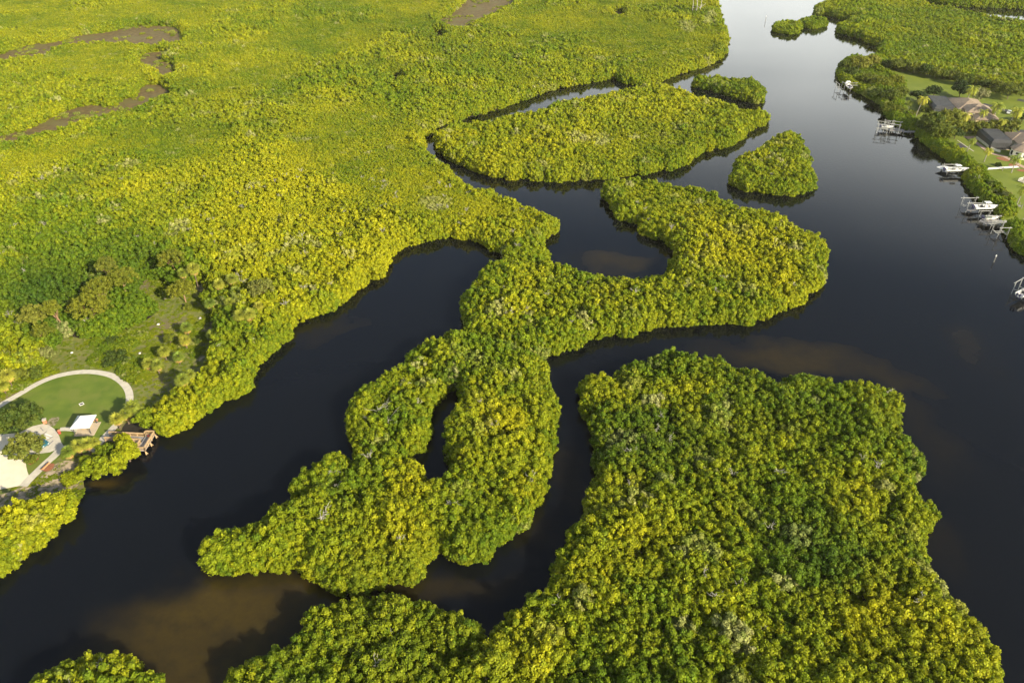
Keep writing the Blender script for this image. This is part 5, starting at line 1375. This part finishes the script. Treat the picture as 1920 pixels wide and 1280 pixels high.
q.build('railing', M_WHITE, t); MB().box((0, 0, .05), (3.9, 2.7, .1)).build('base', M_SLAB, t)
car(1892, 210.5, 1.0, M_SILV, 'white car parked among the palms behind the first house', .42)

# coconut palms
def frond_crown(seed, n=20, Lf=3.4):
    r = np.random.default_rng(seed); V = []; Fc = []; lv = []
    for i in range(n):
        th = i * 2.4 + r.random() * .4; el_ = 1.2 - 1.7 * (i / n) + r.normal() * .1
        d = np.array([math.cos(th), math.sin(th), 0]); side = np.array([-d[1], d[0], 0]); p = np.zeros(3); t0 = r.random(); e_ = el_
        seg = 9; L1 = Lf * r.uniform(.85, 1.1)
        for k in range(seg):
            dir_ = d * math.cos(e_) + np.array([0, 0, math.sin(e_)]); q = p + dir_ * L1 / seg
            wl = .85 * math.sin(math.pi * min(1, (k + 1.2) / (seg + 1))) + .15
            for s_ in (-1, 1):
                tip = q + side * s_ * wl * .8 + dir_ * .35 - np.array([0, 0, wl * .45])
                k_ = len(V); V += [p, q, tip, (p + tip) / 2 + side * s_ * .02]; Fc.append((k_, k_ + 1, k_ + 2, k_ + 3)); lv += [(t0 * .5 + .5 * i / n, r.random() * .8 + .2, 0)] * 4
            k_ = len(V); V += [p - side * .05, p + side * .05, q + side * .04, q - side * .04]; Fc.append((k_, k_ + 1, k_ + 2, k_ + 3)); lv += [(t0, .9, 0)] * 4
            p = q; e_ -= .20 + .05 * r.random()
    return leaf_me('crown', V, Fc, lv, M_PALM)
FR = [frond_crown(s_) for s_ in range(3)]
def coconut(px, py, h, sc_, lean, label, gold, i):
    c = at(px, py, h); t = thing('coconut_palm', label, 'palm tree', (c.x + lean[0], c.y + lean[1], .34), 0, 'coconut palms round the houses')
    MB().tube([(0, 0, -.2), (-lean[0] * .25, -lean[1] * .25, h * .35), (-lean[0] * .65, -lean[1] * .65, h * .72), (-lean[0], -lean[1], h - .34)], [.24, .17, .15, .13], 8).build('trunk', M_GBARK, t)
    cr = link('crown', FR[i % 3], t); cr.location = (-lean[0], -lean[1], h - .4); cr.scale = (sc_,) * 3; cr.rotation_euler = (0, 0, i * 1.3); cr['tint'] = [gold, 0, .1]
    MB().tube([(-lean[0], -lean[1], h - 1.1), (-lean[0] + .05, -lean[1], h - .6), (-lean[0], -lean[1], h - .3)], [.18, .4, .2], 7).build('coconuts', M_WOOD, t)
for i, q in enumerate([(1732, 185, 9.0, 1.0, (-1.3, 0), 'tall golden coconut palm with pale curved trunk left of the first house', .8), (1707, 191, 6.5, .75, (.3, 0), 'slimmer green coconut palm left of the tall golden one', .25), (1810, 215, 8.5, 1.05, (-.8, 0), 'leaning coconut palm in front of the first house roof', .6), (1845, 209, 8.0, .85, (-.5, 0), 'coconut palm at the right end of the first house roof', .45),
                       (1824, 166, 10, 1.25, (-1.5, 0), 'large windswept coconut palm behind the first house', .4), (1871, 198, 8.5, 1.25, (0, 0), 'broad dark coconut palm right of the first house', .3), (1908, 206, 9.5, 1.2, (-1.8, 0), 'coconut palm with leaning pale trunk at the far right driveway', .5), (1795, 207, 7, .7, (0, 0), 'small dark coconut palm at the corner of the first house', .1),
                       (1824, 263, 6, .7, (-.9, 0), 'thin young coconut palm on the lawn left of the second pool', .25), (1854, 281, 5.5, .75, (-.2, 0), 'bright yellowish coconut palm in front of the second pool', .7), (1906, 296, 6.5, 1.0, (.2, 0), 'bushy dark coconut palm in front of the cream bay', .2), (1922, 352, 7, 1.0, (-.6, 0), 'coconut palm cut off at the right edge above the boats', .3), (1880, 226, 6, .8, (0, 0), 'coconut palm rising from the right end of the tall hedge', .5)]):
    coconut(*q, i)
# hedge and trees of the gardens
for i, (px, py, Rr, H, zc, lb, ti, n_, rt) in enumerate([
    (1612, 120, 5.5, 4.2, 5.5, 'big yellow-green tree with pale limbs on the far point', (.62, .1, 0), 170, 1.0), (1590, 124, 4.5, 3.4, 4.0, 'dark leafy tree at the tip of the far point', (.2, 0, .3), 120, .95), (1636, 116, 4.2, 3.6, 5.0, 'yellowish tree with forked trunk beside the far lawn', (.7, .15, 0), 100, .85), (1598, 138, 4.2, 2.8, 2.8, 'dark shrub tree above the farthest dock', (.15, 0, .5), 100, .9), (1630, 150, 5.0, 3.0, 3.0, 'olive tree behind the farthest dock', (.3, .05, .15), 110, .9),
    (1655, 158, 5.2, 3.0, 3.6, 'yellow-green tree at the left corner of the far lawn', (.45, 0, .1), 120, .9), (1680, 152, 4.4, 2.8, 3.0, 'bright tree bulging onto the far lawn', (.5, 0, .05), 100, .85), (1645, 178, 4.6, 2.8, 2.8, 'dark green bank tree below the far lawn', (.12, 0, .4), 110, .9), (1672, 180, 5.0, 3.2, 3.6, 'broad dull green bank tree left of the slim palm', (.25, 0, .3), 120, .9), (1690, 175, 4.2, 2.6, 3.0, 'bank tree touching the far lawn edge', (.3, 0, .25), 90, .85),
    (1672, 205, 4.8, 2.6, 2.4, 'bright green mangrove mound above the angled dock', (.35, 0, .15), 110, .8), (1694, 214, 4.6, 2.2, 2.0, 'low green mound between the palms and the angled dock', (.35, 0, .15), 100, .75), (1752, 232, 6.2, 5.0, 6.0, 'huge casuarina left half, shade painted into its leaf tint, over the bank', (.22, .03, .3), 230, .95), (1777, 228, 6.0, 5.2, 6.2, 'huge casuarina with sunlight painted into its leaf tint, beside the first house', (.45, .05, .1), 230, .95), (1765, 250, 6.0, 3.6, 3.8, 'lower casuarina boughs above the second garden', (.3, 0, .2), 160, .9), (1738, 240, 4.5, 3.4, 3.2, 'dark tree where the angled dock meets the bank', (.1, 0, .5), 110, .9),  # casuarina: shaded left and sunlit right sides are painted in by leaf tint
    (1752, 172, 4.2, 2.6, 2.8, 'dark dome-shaped tree behind the first pool screen', (.05, 0, .8), 90, .8), (1722, 180, 3.2, 2.6, 2.8, 'dark tree between the tall golden palm and the pool screen', (.05, 0, .8), 80, .8), (1735, 195, 3.0, 2.4, 2.4, 'green shrub tree under the tall golden palm', (.2, 0, .5), 60, .75), (1803, 168, 4.6, 4.0, 4.2, 'very dark tree behind the ridge of the first house', (.05, 0, .85), 120, .9), (1838, 180, 4.6, 3.8, 4.0, 'silvery pale-flowering tree behind the first house', (.1, .75, .2), 120, .7), (1893, 172, 6.5, 3.8, 4.2, 'wide bright green tree behind the driveway', (.35, 0, .3), 180, .9), (1918, 168, 4.2, 3.4, 3.8, 'yellow-green tree at the right edge above the driveway', (.45, 0, .2), 90, .85),
    (1718, 213, 1.6, .9, .8, 'small brownish shrub on the lawn below the tall golden palm', (.3, .2, .3), 24, .5), (1735, 205, 2.4, 1.6, 1.4, 'round green shrub beside the first pool screen', (.3, 0, .3), 40, .6), (1918, 222, 3.6, 2.0, 2.0, 'dark shrubs at the right edge beside the car', (.1, 0, .6), 70, .7), (1872, 310, 1.2, .8, .6, 'clipped ball shrub at the foot of the cream bay', (.1, 0, .6), 16, .4), (1792, 252, 3.0, 2.4, 2.4, 'dark shrub at the left end of the tall hedge', (.05, 0, .7), 70, .8)]):
    nm = 'broadleaf_tree' if zc > 2.2 else 'shrub'
    tree(nm, 'tree' if zc > 2.2 else 'shrub', px, py, Rr, H, zc, lb, ti, n=n_, rt=rt, nl=20, lf=.45, group='garden trees of the right bank', bark=M_GBARK if i in (0, 2) else None, limbs=7)
hg = thing('tall_hedge', 'tall olive palm hedge between the two houses', 'hedge', (*at(1845, 240, 2.0).xy, .34), 0)
A_, B_ = at(1800, 240, 3.0), at(1907, 236, 3.0)
rg = np.random.default_rng(3); cen = []; rad = []
for k in range(260):
    u = rg.random(); p = A_.lerp(B_, u); h_ = rg.random() ** .7 * 4.6
    cen.append((p.x - hg.location.x + rg.normal() * 1.0, p.y - hg.location.y + rg.normal() * 1.1, h_)); rad.append(rg.uniform(.55, .95))
cr = link('foliage', tuft_mesh('foliage', cen, rad, 22, .45, M_TREE, rg, core=.7), hg); cr['tint'] = [.42, .06, .25]
q = MB()
for k in range(22): p = A_.lerp(B_, (k + .5) / 22); q.tube([(p.x - hg.location.x, p.y - hg.location.y, -.2), (p.x - hg.location.x, p.y - hg.location.y, 3.6)], [.1, .06], 5)
q.build('stems', M_BARK, hg)
# tree line behind the far lawn and garden tree belt, each its own
for i, (px, py) in enumerate([(1668, 124), (1682, 126), (1697, 128), (1712, 131), (1727, 133), (1742, 137), (1756, 140), (1771, 143), (1786, 147), (1801, 151), (1817, 155), (1833, 158), (1850, 162), (1868, 166)]):
    tree('broadleaf_tree', 'tree', px + (i * 13 % 5) - 2, py - 2 - (i * 7 % 3), 3.1 + (i * 37 % 10) * .16, 2.2 + (i * 7 % 4) * .35, 2.4 + (i * 7 % 4) * .3, ['leftmost', 'second', 'third', 'fourth', 'fifth', 'sixth', 'seventh', 'eighth', 'ninth', 'tenth', 'eleventh', 'twelfth', 'thirteenth', 'rightmost'][i] + (' tree' if i in (0, 13) else ' tree from the left') + ' in the dark belt behind the far lawn', (.12 + .09 * (i * 3 % 5), .0, .50 - .13 * (i * 5 % 4)), n=90, rt=.95, nl=14, lf=.6, group='tree belt behind the far lawn', limbs=5)

# ------------------------------------------------------------------ thin evening haze
hz, hn, hl = newmat('haze')
ho = hn.new('ShaderNodeOutputMaterial')
hv = hn.new('ShaderNodeVolumePrincipled')
hv.inputs['Color'].default_value = (0.97, 0.90, 0.72, 1)
hv.inputs['Density'].default_value = 0.00005
hv.inputs['Anisotropy'].default_value = 0.2
hl.new(hv.outputs[0], ho.inputs['Volume'])
tag(MB().box((0, 2250, 60.5), (7100, 7600, 125)).build('haze', hz), 'thin warm haze over the whole estuary', 'haze', kind='stuff')
